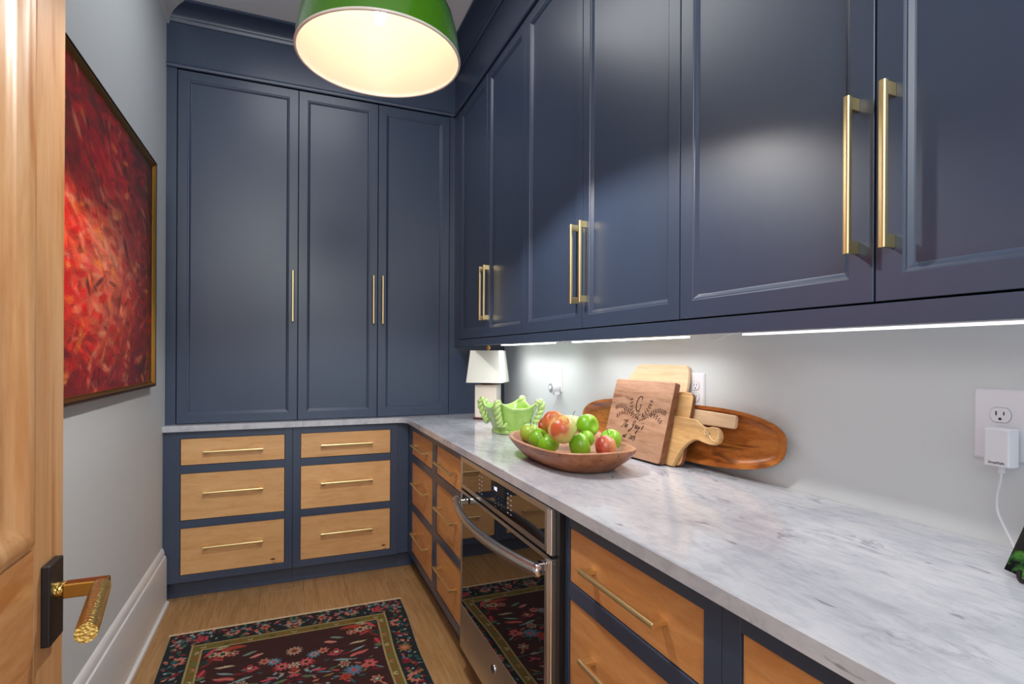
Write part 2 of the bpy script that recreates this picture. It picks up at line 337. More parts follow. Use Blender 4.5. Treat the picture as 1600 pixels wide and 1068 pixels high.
# tall pantry cabinets standing on the counter
def tall(x0, x1, doors, label, first):
    t = thing('tall_cabinet', label, 'cabinet', ((x0+x1)/2, YT+.3, .914), 'tall navy cabinets on the back counter')
    b = MB(); b.box(x0, x1, YT+.028, YB-.002, .9145, 2.797); obj('body', b, M['gap'], t)
    if first:   # left filler stile
        obj('stile', MB().box(XL+.001, -.5495, YT, YT+.027, .9145, 2.778), M['navy'], t)
    for (a, c, side) in doors:
        mb = MB(); ring_face(mb, (0, YT, 0), (1, 0, 0), (0, 0, 1), (0, -1, 0), a+.0021, c-.0021, .917, 2.773, DPROF, .022)
        d = obj('door', mb, M['navy'], t, bv=.0008, seg=1)
        hx = c-.027 if side > 0 else a+.027
        pull(d, (hx, YT, 1.611), (0, 0, 1), (0, -1, 0))
    return t
tall(XL+.001, .0435, [(-.5475, .0435, 1)], 'tall navy single-door cabinet on the back counter against the left wall', True)
t2 = tall(.0435, .961, [(.0435, .4850, 1), (.4850, .924, -1)], 'tall navy double-door cabinet on the back counter in the corner', False)
obj('stile', MB().box(.926, 1.2985, YT+.004, YT+.027, .9145, 2.778), M['navy'], t2)

# wall cabinets along the right wall
def wallcab(y1, y0, ym, label):
    t = thing('wall_cabinet', label, 'cabinet', (1.13, (y0+y1)/2, 1.34), 'navy wall cabinets over the right counter')
    e1 = min(y1, YT-.001)
    b = MB(); b.box(XU+.026, XR-.001, y0+.0004, e1, 1.362, 2.797); obj('body', b, M['gap'], t)
    lo = MB(); lo.box(XU, XU+.02, y0+.0002, e1, 1.34, 1.3785)
    if y1 > 3.19: lo.box(XU, XU+.02, 3.1835, YT+.003, 1.3785, 2.778)
    obj('frame', lo, M['navy'], t, bv=.0008, seg=1)
    obj('underside', MB().box(XU+.0205, XR-.001, y0+.0004, e1, 1.356, 1.3615), M['plastic'], t, label='white underside panel')
    for a, c, s_ in ((ym, min(y1, 3.182), -1), (y0, ym, 1)):
        mb = MB(); ring_face(mb, (XU, 0, 0), (0, 1, 0), (0, 0, 1), (-1, 0, 0), a+.0021, c-.0021, 1.3825, 2.773, DPROF, .022)
        d = obj('door', mb, M['navy'], t, bv=.0008, seg=1)
        hy = a+.032 if s_ < 0 else c-.032
        pull(d, (XU, hy, 1.613), (0, 0, 1), (-1, 0, 0), L=.285)
wallcab(3.285, 2.192, 2.690, 'navy double-door wall cabinet farthest from the camera, in the corner above the lamp')
wallcab(2.192, 1.163, 1.684, 'navy double-door wall cabinet in the middle of the right wall, above the fruit bowl')
wallcab(1.163, .12, .644, 'navy double-door wall cabinet nearest the camera with two large brass pulls')

# base cabinets
ROWS = [(.137, .377), (.42, .661), (.706, .842)]
HZ = [.2735, .5590, .7730]
def drawer_front(t, axis, a, c, z0, z1, hz, matn, k):
    if axis == 'x':
        d = obj('drawer', MB().box(a, c, YR+.004, YR+.024, z0, z1), M[matn], t, bv=.0012)
        pull(d, ((a+c)/2 - .0, YR+.004, hz), (1, 0, 0), (0, -1, 0), L=.285)
    else:
        d = obj('drawer', MB().box(XR_+.004, XR_+.024, a, c, z0, z1), M[matn], t, bv=.0012)
        pull(d, (XR_+.004, (a+c)/2, hz), (0, 1, 0), (-1, 0, 0), L=.285, so=.037)
YR, XR_ = 3.24, .667
def grid_frame(mb, axis, lo, hi, a, c, plane, t=.02):
    """face frame around three drawers: stiles lo..a, c..hi and rails"""
    g_ = .0022
    zs = [.10] + [z for r in ROWS for z in (r[0]-g_, r[1]+g_)] + [.882]
    def bx(u0, u1, z0, z1):
        if axis == 'x': mb.box(u0, u1, plane, plane+t, z0, z1)
        else: mb.box(plane, plane+t, u0, u1, z0, z1)
    bx(lo, a-g_, .10, .882); bx(c+g_, hi, .10, .882)
    for i in range(0, 8, 2): bx(a-g_, c+g_, zs[i], zs[i+1])
def base_back(x0, x1, a, c, label):
    t = thing('base_cabinet', label, 'cabinet', ((x0+x1)/2, 3.5, 0), 'navy base cabinets with wooden drawers')
    obj('body', MB().box(x0, x1, YR+.026, YB-.003, .10, .881), M['gap'], t)
    fr = MB(); grid_frame(fr, 'x', x0, x1-.0006, a, c, YR); obj('face_frame', fr, M['navy'], t, bv=.0006, seg=1)
    obj('toe_kick', MB().box(x0, x1, 3.303, 3.32, .001, .0995), M['navy'], t)
    for i, (r, hz) in enumerate(zip(ROWS, HZ)): drawer_front(t, 'x', a, c, r[0], r[1], hz, 'maple_x', i)
base_back(XL+.001, .0195, -.5175, -.0225, 'navy base cabinet with three wooden drawers against the left wall')
base_back(.0205, .600, .0630, .5565, 'navy base cabinet with three wooden drawers in the back corner')
cf = thing('corner_filler', 'dark navy filler panel in the inside corner between the drawer banks', 'panel', (.63, 3.25, 0))
obj('panel', MB().box(.601, .666, YR+.012, YR+.03, .10, .882), M['navy'], cf); obj('toe_kick', MB().box(.601, .712, 3.303, 3.32, .001, .0995), M['navy'], cf)
def base_right(y0, y1, a, c, label, toe=True):
    t = thing('base_cabinet', label, 'cabinet', (.98, (y0+y1)/2, 0), 'navy base cabinets with wooden drawers')
    obj('body', MB().box(XR_+.026, XR-.003, y0+.001, y1-.001, .10, .881), M['gap'], t)
    fr = MB(); grid_frame(fr, 'y', y0+.0006, y1, a, c, XR_); obj('face_frame', fr, M['navy'], t, bv=.0006, seg=1)
    obj('toe_kick', MB().box(.713, .73, y0, y1, .001, .0995), M['navy'], t)
    for i, (r, hz) in enumerate(zip(ROWS, HZ)): drawer_front(t, 'y', a, c, r[0], r[1], hz, 'maple_y', i)
base_right(2.630, 3.250, 2.670, 3.152, 'navy base cabinet with three wooden drawers on the right side next to the corner')
base_right(2.102, 2.629, 2.174, 2.588, 'navy base cabinet with three wooden drawers just left of the oven')
base_right(.699, 1.250, .743, 1.229-.002, 'navy base cabinet with three wooden drawers just right of the oven')
base_right(.150, .698, .20, .656, 'navy base cabinet with wooden drawers at the bottom right, nearest the camera')

# ---------------------------------------------------------------- countertop
def counter_poly():
    r = .055; p = [(XL+.001, 3.213), (.642-r, 3.213)]
    for i in range(1, 8):
        t = math.pi/2 - i/8*math.pi/2; p.append((.642-r+r*math.cos(t), 3.213-r+r*math.sin(t)))
    return p + [(.642, 3.213-r), (.642, -.25), (XR-.001, -.25), (XR-.001, YB-.001), (XL+.001, YB-.001)]
cp = counter_poly(); mbc = MB(); ch = .0025
mbc.rings([[(x, y, .884) for x, y in cp], [(x, y, .914-ch) for x, y in cp]], True, False)
def inset(p, d):
    out = []; n = len(p)
    for i in range(n):
        a, b, c = Vector(p[i-1]), Vector(p[i]), Vector(p[(i+1) % n]); e1 = (b-a).normalized(); e2 = (c-b).normalized()
        n1 = Vector((-e1.y, e1.x)); n2 = Vector((-e2.y, e2.x)); q = (n1+n2); q = q/(q.length_squared)*2; out.append(tuple(b+q*d))
    return out
area2 = sum(cp[i-1][0]*cp[i][1]-cp[i][0]*cp[i-1][1] for i in range(len(cp)))
ip = inset(cp, ch if area2 > 0 else -ch)
mbc.rings([[(x, y, .914-ch) for x, y in cp], [(x, y, .914) for x, y in ip]], False, True)
tag(obj('countertop', mbc, M['marble'], origin=(.97, 1.5, .884)), 'white veined marble countertop running along the right wall and the back', 'countertop')

# ---------------------------------------------------------------- built-in oven
ov = thing('oven', 'stainless steel built-in oven with black glass under the marble counter', 'oven', (.95, 1.66, .05))
OX = .640
obj('body', MB().box(.672, 1.25, 1.282, 2.078, .11, .880), M['black_gap'], ov)
obj('side_flange', MB().box(.652, .671, 1.2515, 2.0995, .113, .882), M['black'], ov)
def frame_panel(y0, y1, z0, z1, gy0, gy1, gz0, gz1, x, t):
    mb = MB(); mb.box(x, x+t, y0, y1, z0, gz0); mb.box(x, x+t, y0, y1, gz1, z1); mb.box(x, x+t, y0, gy0, gz0, gz1); mb.box(x, x+t, gy1, y1, gz0, gz1)
    return mb
cpn = obj('control_panel', frame_panel(1.274, 2.090, .757, .880, 1.318, 2.070, .772, .862, OX, .012), M['steel'], ov, bv=.0008, seg=1)
obj('glass', MB().box(OX+.0012, OX+.012, 1.318, 2.070, .772, .862), M['glass_b'], cpn)
dr = obj('door', frame_panel(1.274, 2.090, .115, .747, 1.318, 2.070, .292, .735, OX, .03), M['steel'], ov, bv=.0012, seg=1)
obj('glass', MB().box(OX+.0012, OX+.03, 1.318, 2.070, .292, .735), M['glass_b'], dr)
obj('seam', MB().box(OX+.006, OX+.03, 1.276, 2.088, .748, .7565), M['black_gap'], ov)
# ribbed steel edge nearest the camera
rb = MB()
for z0, z1 in ((.117, .745), (.759, .878)):
    for yc, r_ in ((1.2795, .0058), (1.2925, .0068)): rb.tube([(OX+.001, yc, z0), (OX+.001, yc, z1)], r_, 24)
obj('edge_rib', rb, M['chrome_s'], ov, smooth=True)
oc = thing('oven_cabinet', 'navy bottom rail and toe kick underneath the steel oven', 'cabinet', (.69, 1.68, 0))
obj('bottom_rail', MB().box(XR_, XR_+.02, 1.2505, 2.1015, .0905, .112), M['navy'], oc); obj('toe_kick', MB().box(.713, .73, 1.2505, 2.1015, .001, .0900), M['navy'], oc)
# bowed handle
hp = []; n = 24
for i in range(n+1):
    t = i/n; y = 1.288+(2.02-1.288)*t; bow = 4*t*(1-t); hp.append((.602-.050*bow, y, .722))
hb = MB(); rings_ = []
for i, p in enumerate(hp):
    a = Vector(hp[max(i-1, 0)]); b = Vector(hp[min(i+1, n)]); tg = (b-a).normalized(); out = Vector((-tg.y, tg.x, 0)); 
    if out.x > 0: out = -out
    rings_.append([Vector(p)+out*(.0120*math.cos(q))+Vector((0, 0, 1))*(.0170*math.sin(q)) for q in [2*math.pi*k/20 for k in range(20)]])
hb.rings(rings_); hd = obj('handle', hb, M['steel_h'], dr, smooth=True, angle=50)
for y, x in ((1.279, .602), (2.029, .602)):
    cpm = MB(); s_ = 1 if y > 1.6 else -1
    cpm.rings([[(x+sc*.0124*math.cos(q), y+s_*dy, .722+sc*.0176*math.sin(q)) for q in [2*math.pi*k/20 for k in range(20)]] for sc, dy in ((1, -.012), (1.0, 0), (.75, .006), (.3, .008))])
    obj('end_cap', cpm, M['chrome'], dr, smooth=True, label='chrome end cap of the oven handle')
for y in (1.305, 1.995):
    obj('bracket', MB().box(.608, OX, y-.013, y+.013, .710, .734), M['chrome'], dr, bv=.003)
# emblem
em = MB(); em.rings([[(OX-dx, 1.706+r_*math.cos(q), .229+r_*math.sin(q)) for q in [2*math.pi*k/32 for k in range(32)]] for r_, dx in ((.0175, 0), (.0175, .002), (.0155, .0026))])
emo = obj('emblem', em, M['chrome'], dr, smooth=True, label='round chrome emblem')
er = MB(); er.tube([(OX-.003, 1.706+.0135*math.cos(q), .229+.0135*math.sin(q)) for q in [2*math.pi*k/32 for k in range(33)]], .0007, 6)
for s_ in (1, -1):
    er.tube(smoothpts([(OX-.003, 1.706+s_*.0015-.001, .229+.007), (OX-.003, 1.706+s_*.006, .229+.006), (OX-.003, 1.706+s_*.008, .229), (OX-.003, 1.706+s_*.0055, .229-.005), (OX-.003, 1.706+s_*.002, .229-.003), (OX-.003, 1.706+s_*.003, .229+.001)], 5), .0007, 6)
obj('emblem_script', er, M['dark'], dr)
# clock, keypad, key prints
gx = OX+.0008
obj('display', MB().box(gx-.0003, gx+.0003, 1.617, 1.738, .820, .858), M['dark'], cpn)
text('clock_digits', '1:02', .017, (gx-.0008, 1.695, .838), (0, -1, 0), (0, 0, 1), M['digits'], cpn)
kp = [('1', 0, 0), ('2', 1, 0), ('3', 2, 0), ('4', 0, 1), ('5', 1, 1), ('6', 2, 1), ('7', 0, 2), ('8', 1, 2), ('9', 2, 2), ('0', 1, 3)]
for s_, i, j in kp: text('key_print', s_, .008, (gx-.0004, 1.727-.030*i, .812-.0112*j), (0, -1, 0), (0, 0, 1), M['keys'], cpn)
for i in range(3): text('key_print', ['set', 'start', 'off'][i], .006, (gx-.0004, 1.640, .812-.0125*i), (0, -1, 0), (0, 0, 1), M['keys'], cpn)
dots = MB()
for cy_, cols in ((1.585, 2), (1.86, 2)):
    for i in range(cols):
        for j in range(5): dots.box(gx-.0004, gx, cy_-.026*i-.006, cy_-.026*i+.006, .786+.015*j, .7885+.015*j)
obj('key_marks', dots, M['keys'], cpn, kind='stuff')

# ---------------------------------------------------------------- pendant
PC = (.233, 1.56); zr = 2.12
pt_ = thing('pendant_lamp', 'dome pendant lamp with green enamel shade and white inside', 'lamp', (PC[0], PC[1], zr))
outer = [(.2255, 0), (.2235, .03), (.217, .075), (.203, .125), (.182, .172), (.152, .215), (.115, .248), (.075, .27), (.045, .282), (.040, .30), (.034, .345), (.030, .35)]
inner = [(.2195, .0015), (.217, .03), (.2105, .073), (.197, .121), (.176, .167), (.147, .208), (.111, .240), (.073, .262), (.036, .272)]
so = MB(); so.lathe(outer, (PC[0], PC[1], zr), 72, False, True); obj('shade', so, M['green_e'], pt_, smooth=True, angle=40)
si = MB(); si.lathe(inner, (PC[0], PC[1], zr), 72, False, True); obj('shade_lining', si, M['white_e'], pt_, smooth=True, angle=60, label='white enamel inside of the shade')
ri = MB(); ri.lathe([(.2195, .0015), (.2200, -.001), (.2225, -.003), (.2262, -.002), (.2275, .001), (.2262, .004), (.2235, .004)], (PC[0], PC[1], zr), 72); obj('rim', ri, M['white_e'], pt_, smooth=True, angle=60, label='rolled white rim')
sk = MB(); sk.lathe([(.020, .275), (.020, .215), (.016, .20)], (PC[0], PC[1], zr), 24, True, True); obj('socket', sk, M['white_e'], pt_, smooth=True)
bu = MB(); bu.lathe([(.010, .205), (.013, .19), (.016, .16), (.0165, .125), (.013, .105), (.006, .097), (.0005, .095)], (PC[0], PC[1], zr), 24); obj('bulb', bu, M['bulb'], pt_, smooth=True, angle=80, label='glowing tubular bulb')
co_ = MB(); co_.tube([(PC[0], PC[1], zr+.345), (PC[0], PC[1], ZC-.02)], .004, 10); obj('cord', co_, M['black'], pt_, smooth=True)
ca = MB(); ca.lathe([(.0005, -.03), (.05, -.028), (.062, -.015), (.062, 0)], (PC[0], PC[1], ZC), 32, True, True); obj('canopy', ca, M['brass'], pt_, smooth=True)

# ---------------------------------------------------------------- framed painting on the left wall
pa = thing('framed_painting', 'red abstract oil painting in a thin gilt frame on the left wall', 'painting', (XL, 2.1, 1.136))
PY0, PY1, PZ0, PZ1 = 1.20, 2.918, 1.136, 2.156
def rectring(x_prof, y0, y1, z0, z1):
    """picture-frame moulding: profile list (inset from outer edge, x)"""
    mb = MB(); rs = [[(x, y0+i, z0+i), (x, y1-i, z0+i), (x, y1-i, z1-i), (x, y0+i, z1-i)] for i, x in x_prof]
    return mb.rings([[Vector(p) for p in r] for r in rs], False, False)
obj('frame', rectring([(0, XL+.001), (0, XL+.030), (.003, XL+.033), (.006, XL+.033), (.008, XL+.027)], PY0, PY1, PZ0, PZ1), M['frame_d'], pa, label='dark outer edge of the frame')
obj('gilt_fillet', rectring([(.008, XL+.027), (.009, XL+.030), (.013, XL+.030), (.019, XL+.020), (.022, XL+.022), (.024, XL+.018)], PY0, PY1, PZ0, PZ1), M['gold'], pa, label='gilt inner moulding')
NY, NZ = 300, 196
yy = np.linspace(PY0+.022, PY1-.022, NY); zz = np.linspace(PZ0+.022, PZ1-.022, NZ)
cy_ = np.array([1.2, 1.84, 2.0, 2.2, 2.4, 2.6, 2.8, 2.9]); cv = np.array([0, .15, .3, .42, .55, .65, .78, .9, 1.0])
CG = np.array([
 [(110, 14, 10), (125, 16, 10), (112, 50, 20), (70, 24, 12), (120, 20, 12), (70, 20, 10), (48, 18, 10), (40, 16, 8)],
 [(150, 40, 15), (134, 44, 18), (196, 14, 8), (196, 20, 10), (170, 16, 10), (86, 16, 10), (96, 34, 14), (44, 16, 8)],
 [(190, 10, 6), (92, 38, 20), (130, 20, 14), (206, 26, 18), (196, 58, 46), (160, 26, 18), (112, 26, 14), (56, 20, 12)],
 [(200, 10, 6), (208, 10, 5), (214, 48, 22), (212, 116, 88), (206, 100, 78), (186, 52, 40), (128, 30, 24), (60, 22, 14)],
 [(190, 30, 10), (206, 36, 14), (212, 104, 72), (212, 116, 100), (202, 84, 62), (176, 56, 46), (156, 40, 36), (70, 24, 18)],
 [(150, 10, 10), (166, 10, 10), (206, 40, 24), (212, 106, 84), (198, 74, 58), (170, 46, 42), (144, 34, 32), (66, 24, 20)],
 [(190, 50, 20), (206, 52, 26), (202, 50, 30), (208, 92, 62), (178, 52, 42), (148, 40, 36), (124, 30, 30), (60, 20, 18)],
 [(80, 30, 14), (88, 34, 16), (160, 18, 14), (168, 44, 36), (148, 30, 28), (126, 30, 26), (104, 24, 22), (52, 18, 14)],
 [(90, 10, 10), (116, 10, 10), (104, 22, 14), (136, 18, 16), (116, 18, 18), (84, 18, 15), (70, 16, 12), (40, 14, 10)]], float)
def ctrl(y, z):
    v_ = (PZ1-z)/(PZ1-PZ0); i = np.clip(np.searchsorted(cv, v_)-1, 0, len(cv)-2); j = np.clip(np.searchsorted(cy_, y)-1, 0, len(cy_)-2)
    a = np.clip((v_-cv[i])/(cv[i+1]-cv[i]), 0, 1); b = np.clip((y-cy_[j])/(cy_[j+1]-cy_[j]), 0, 1)
    return CG[i, j]*(1-a)*(1-b)+CG[i+1, j]*a*(1-b)+CG[i, j+1]*(1-a)*b+CG[i+1, j+1]*a*b
img = np.zeros((NZ, NY, 3)); 
for a_, z in enumerate(zz):
    for b_, y in enumerate(yy): img[a_, b_] = ctrl(y, z)
YY, ZZ = np.meshgrid(yy, zz)
for s_ in range(3400):
    y0, z0 = rng.uniform(PY0, PY1), rng.uniform(PZ0, PZ1)
    L_, W_ = rng.uniform(.015, .07), rng.uniform(.004, .020)
    if s_ < 300: L_, W_ = rng.uniform(.08, .2), rng.uniform(.02, .05)
    an = R(-14 + rng.normal(0, 24)) if z0 > 1.5 else R(4 + rng.normal(0, 30))
    c = ctrl(y0+rng.normal(0, .09), z0+rng.normal(0, .08)) * rng.uniform(.66, 1.14) + rng.normal(0, 6, 3)
    q = rng.random()
    if q < .05: c = np.array([225, 150, 120.])*rng.uniform(.8, 1.05)
    elif q < .12 and 1.35 < z0 < 1.85 and 1.9 < y0 < 2.6: c = np.array([222, 140, 116.])*rng.uniform(.85, 1.08)
    elif q < .16: c = np.array([206, 8, 4.])*rng.uniform(.7, 1.05)
    elif q < .20: c = np.array([60, 22, 14.])
    elif q < .225: c = np.array([214, 128, 40.])
    j0, j1 = np.searchsorted(yy, [y0-L_, y0+L_]); i0, i1 = np.searchsorted(zz, [z0-L_, z0+L_])
    if j1 <= j0 or i1 <= i0: continue
    dy, dz = YY[i0:i1, j0:j1]-y0, ZZ[i0:i1, j0:j1]-z0
    u = (dy*math.cos(an)+dz*math.sin(an))/L_; v_ = (-dy*math.sin(an)+dz*math.cos(an))/W_
    a_ = np.clip(1.2-(u*u+v_*v_), 0, 1)*rng.uniform(.4, .9); a_ = (a_*(.8+.2*np.sin(v_*7+u*2)))[..., None]
    img[i0:i1, j0:j1] = img[i0:i1, j0:j1]*(1-a_)+c*a_
img = (img*1.14+4)*np.array([1.0, .96, .86])
def lin(a): a = np.clip(a, 0, 255)/255; return np.where(a <= .04045, a/12.92, ((a+.055)/1.055)**2.4)
def grid_mesh(name, V, nr, nc, cols, m, parent):
    me = bpy.data.meshes.new(name); me.vertices.add(nr*nc); off = np.array(wloc(parent)); me.vertices.foreach_set('co', (V.reshape(-1, 3)-off).astype(np.float32).ravel())
    i = np.arange(nr-1)[:, None]*nc+np.arange(nc-1)[None, :]; q = np.stack([i, i+1, i+nc+1, i+nc], -1).reshape(-1, 4)
    me.loops.add(q.size); me.loops.foreach_set('vertex_index', q.ravel().astype(np.int32)); me.polygons.add(len(q))
    me.polygons.foreach_set('loop_start', np.arange(0, q.size, 4, dtype=np.int32)); me.polygons.foreach_set('loop_total', np.full(len(q), 4, dtype=np.int32)); me.update(calc_edges=True)
    at = me.color_attributes.new('Col', 'FLOAT_COLOR', 'POINT'); rgba = np.ones((nr*nc, 4), np.float32); rgba[:, :3] = lin(cols.reshape(-1, 3)); at.data.foreach_set('color', rgba.ravel())
    me.materials.append(m); me.polygons.foreach_set('use_smooth', np.ones(len(q), bool)); o = bpy.data.objects.new(name, me); COL.objects.link(o); o.parent = parent; return o
V = np.stack([np.full_like(YY, XL+.0175)+(img.sum(-1)/765*.0015), YY, ZZ], -1)
grid_mesh('canvas', V, NZ, NY, img, M['paintcol'], pa)
obj('backing', MB().box(XL+.001, XL+.012, PY0+.01, PY1-.01, PZ0+.01, PZ1-.01), M['frame_d'], pa)

# ---------------------------------------------------------------- rug
RY1, RL = 2.850, 1.85; RX0, RX1 = -.496, .548; RCX = .026
rg = thing('rug', 'dark red floral wool rug with navy and olive borders on the wooden floor', 'rug', (RCX, RY1-RL/2, 0))
NX, NYr = 392, 690
xs = np.linspace(RX0, RX1, NX); ys = np.linspace(RY1-RL, RY1, NYr); X, Y = np.meshgrid(xs, ys)
U = X-RCX; D = RY1-Y            # D: metres from the far end
im = np.zeros((NYr, NX, 3)); im[:] = (58, 22, 20)
im *= (1+.16*np.sin(D*420+np.sin(U*60)*2)[..., None]*rng.random((NYr, NX, 1)))*(.85+.35*rng.random((NYr, 1, 1)))
ex = .4125; inx = .372; Dl, Di = .137, .185
def edge(): return np.minimum(ex-np.abs(U), D-Dl)
bmask = (np.abs(U) > ex) | (D < Dl) | (D > RL-Dl); im[bmask] = (20, 30, 34)
gb = bmask & (rng.random((NYr, NX)) < .25); im[gb] = (18, 24, 30)
omask = ~bmask & ((np.abs(U) > inx) | (D < Di) | (D > RL-Di)); im[omask] = (122, 104, 40)
def stamp(u, d, r, fn, sym=False):
    for sgn in ((1, -1) if sym and abs(u) > .004 else (1,)):
        i1 = NYr-1-int((d-r)/RL*(NYr-1)); i0 = NYr-1-int((d+r)/RL*(NYr-1)); cxp = RCX+sgn*u
        j0 = int((cxp-r-RX0)/(RX1-RX0)*(NX-1)); j1 = int((cxp+r-RX0)/(RX1-RX0)*(NX-1))
        i0, i1, j0, j1 = max(i0, 0), min(i1+2, NYr), max(j0, 0), min(j1+2, NX)
        if i1 <= i0 or j1 <= j0: continue
        fn(im[i0:i1, j0:j1], (X[i0:i1, j0:j1]-cxp)*sgn, D[i0:i1, j0:j1]-d)
def flower(u, d, r, c1, c2, c3, n=8, sym=True, ph=0., outline=False):
    def f(t, a, b):
        rr = np.hypot(a, b)/r; th = np.arctan2(b, a); e = .80+.2*np.cos(n*th+ph)
        if outline: m_ = (rr < e) & (rr > e-.25); t[m_] = c1; t[(rr < .35)] = c3; t[(rr > .4) & (rr < e-.3) & (np.cos(n*th+ph) > .2)] = c2; return
        t[rr < e] = c1; t[rr < e*.62] = c2; t[rr < .28] = c3
    stamp(u, d, r, f, sym)
def leaf(u, d, l, wd, an, c, sym=True, c2=None):
    def f(t, a, b):
        p = (a*math.cos(an)+b*math.sin(an))/l; q = (-a*math.sin(an)+b*math.cos(an)); m_ = (np.abs(p) < 1) & (np.abs(q-.25*wd*np.sin(p*3)) < wd*(1-p*p)); t[m_] = c
        if c2 is not None: t[m_ & (np.abs(q) < wd*.3)] = c2
    stamp(u, d, l*1.05, f, sym)
def cup(u, d, r, an, c1, c2, sym=True):
    def f(t, a, b):
        p = a*math.cos(an)+b*math.sin(an); q = -a*math.sin(an)+b*math.cos(an); rr = np.hypot(p, q)/r; th = np.arctan2(q, p)
        m_ = (rr < .85+.15*np.cos(9*th)) & (rr > .45) & (q > -.35*r); t[m_] = c1; t[np.hypot(p, q+.25*r) < .38*r] = c2
    stamp(u, d, r, f, sym)
PK, RD, SAL, CRM, BLU, TEAL, GRN, ORG, NVY, LBL = (204, 76, 88), (128, 20, 34), (206, 126, 104), (206, 186, 152), (92, 124, 146), (38, 96, 92), (96, 124, 84), (176, 66, 44), (18, 28, 38), (140, 168, 168)
small = [PK, RD, SAL, TEAL, BLU, GRN, RD, (90, 20, 30), TEAL, LBL, (150, 112, 60)]
# outer border: scatter then motifs
for _ in range(520):
    s_ = rng.random()
    if s_ < .3: u, d = rng.uniform(0, .5), rng.uniform(.012, Dl-.012)
    else: u, d = rng.uniform(ex+.014, .505), rng.uniform(.02, RL)
    leaf(u, d, rng.uniform(.006, .015), rng.uniform(.003, .008), rng.uniform(0, 3.1), small[rng.integers(len(small))])
for u in (0, .2600): cup(u, .065, .034, 0, SAL, BLU)
for u in (.126,): flower(u, .070, .024, SAL, ORG, RD, 6)
flower(.385, .082, .033, PK, RD, PK, 5); flower(.455, .075, .015, TEAL, TEAL, GRN, 5)
for i in range(8):
    cup(.4575, .25+.47*i, .036, math.pi/2*1.0, SAL, TEAL); flower(.460, .487+.47*i, .033, (150, 104, 50), (190, 120, 80), SAL, 8)
    leaf(.452, .36+.235*i, .03, .010, .6, RD); leaf(.470, .33+.235*i, .018, .007, 2.2, TEAL)
# cream guard lines and olive border marks
for (a, b) in ((ex, Dl), (inx, Di)):
    m_ = (((np.abs(np.abs(U)-a) < .0032) & (D > b-.003) & (D < RL-b+.003)) | (((np.abs(D-b) < .0032) | (np.abs(RL-D-b) < .0032)) & (np.abs(U) < a+.003))); im[m_] = (176, 156, 104)
for i in range(9):
    u = i*.046; c = [CRM, ORG, NVY, GRN][i % 4]; cup(u, (Dl+Di)/2, .012, 0, c, (122, 104, 40))
for i in range(38):
    d = Di+.02+i*.046; c = [CRM, ORG, GRN, SAL, (150, 90, 40)][i % 5]; cup((ex+inx)/2, d, .014, math.pi/2, c, (122, 104, 40))
# field: scatter then figures, repeated along the rug
for _ in range(330):
    u, d = rng.uniform(0, inx-.02), rng.uniform(.42, RL-.3)
    leaf(u, d, rng.uniform(.008, .026), rng.uniform(.003, .007), rng.normal(0, .5), small[rng.integers(len(small))])
def figure(o):
    flower(0, o+.155, .036, (196, 160, 132), (170, 110, 90), (120, 40, 30), 12)
    flower(.080, o+.213, .031, BLU, LBL, PK, 10); flower(.118, o+.196, .026, SAL, SAL, RD, 7, ph=1)
    flower(.049, o+.262, .033, PK, SAL, (60, 14, 20), 9); flower(0, o+.272, .028, CRM, RD, CRM, 7); flower(0, o+.300, .020, ORG, ORG, RD, 6)
    flower(.172, o+.228, .028, PK, RD, CRM, 4, outline=True); flower(.200, o+.335, .026, CRM, (58, 22, 20), PK, 6, outline=True)
    flower(.232, o+.395, .040, BLU, (100, 130, 160), PK, 11); flower(.195, o+.430, .030, ORG, ORG, (160, 40, 30), 7); flower(.300, o+.370, .034, PK, SAL, RD, 6)
    leaf(.195, o+.300, .040, .008, .2, LBL); leaf(.265, o+.272, .045, .012, -.35, PK, c2=SAL); leaf(.262, o+.235, .04, .006, -.5, LBL)
    leaf(.268, o+.18, .040, .008, -.15, CRM); leaf(.150, o+.135, .030, .012, .3, PK, c2=CRM); leaf(.178, o+.105, .032, .010, .35, GRN, c2=LBL)
    leaf(.290, o+.33, .05, .006, .1, (30, 30, 40)); leaf(.10, o+.34, .03, .008, 0, PK); leaf(.05, o+.37, .024, .008, .2, GRN); leaf(.1, o+.46, .035, .012, .5, SAL, c2=RD)
    leaf(0, o+.43, .02, .03, 0, TEAL); flower(.052, o+.47, .024, CRM, PK, RD, 6); leaf(.15, o+.50, .04, .009, -.3, LBL); flower(.31, o+.49, .028, SAL, TEAL, CRM, 6)
for i in range(3): figure(Di+(.0 if i == 0 else .48*i))
# corner medallions
for (s0) in (0,):
    leaf(.250, Di+.030, .060, .016, -.12, ORG); leaf(.335, Di+.115, .055, .014, 1.0, (130, 36, 28)); leaf(.30, Di+.015, .04, .012, .1, CRM, c2=GRN)
    flower(.285, Di+.070, .040, ORG, CRM, (30, 60, 50), 8); flower(.245, Di+.080, .026, SAL, NVY, CRM, 7); flower(.325, Di+.062, .022, CRM, GRN, NVY, 6)
    leaf(.335, Di+.040, .040, .010, .9, PK); leaf(.352, Di+.022, .016, .013, .7, NVY, c2=TEAL); leaf(.35, Di+.12, .022, .016, .2, (20, 60, 54)); leaf(.30, Di+.11, .03, .006, -.6, PK)
    leaf(.352, Di+.20, .03, .02, 1.2, RD, c2=PK); leaf(.352, Di+.235, .02, .01, 0, GRN)
bd = (X-RX0 < .006) | (RX1-X < .006); im[bd] = (178, 156, 126)
im *= (.90+.2*rng.random((NYr, NX, 1))); im *= (.93+.1*np.sin(D*900)[..., None])
zh = .0075+.0010*rng.random((NYr, NX)); zh[:, 0] = zh[:, -1] = .001; zh[0] = zh[-1] = .001
nar = 1-.045*D; XX = RCX+(X-RCX)*nar+.004*np.sin(D*9)*(U > 0)
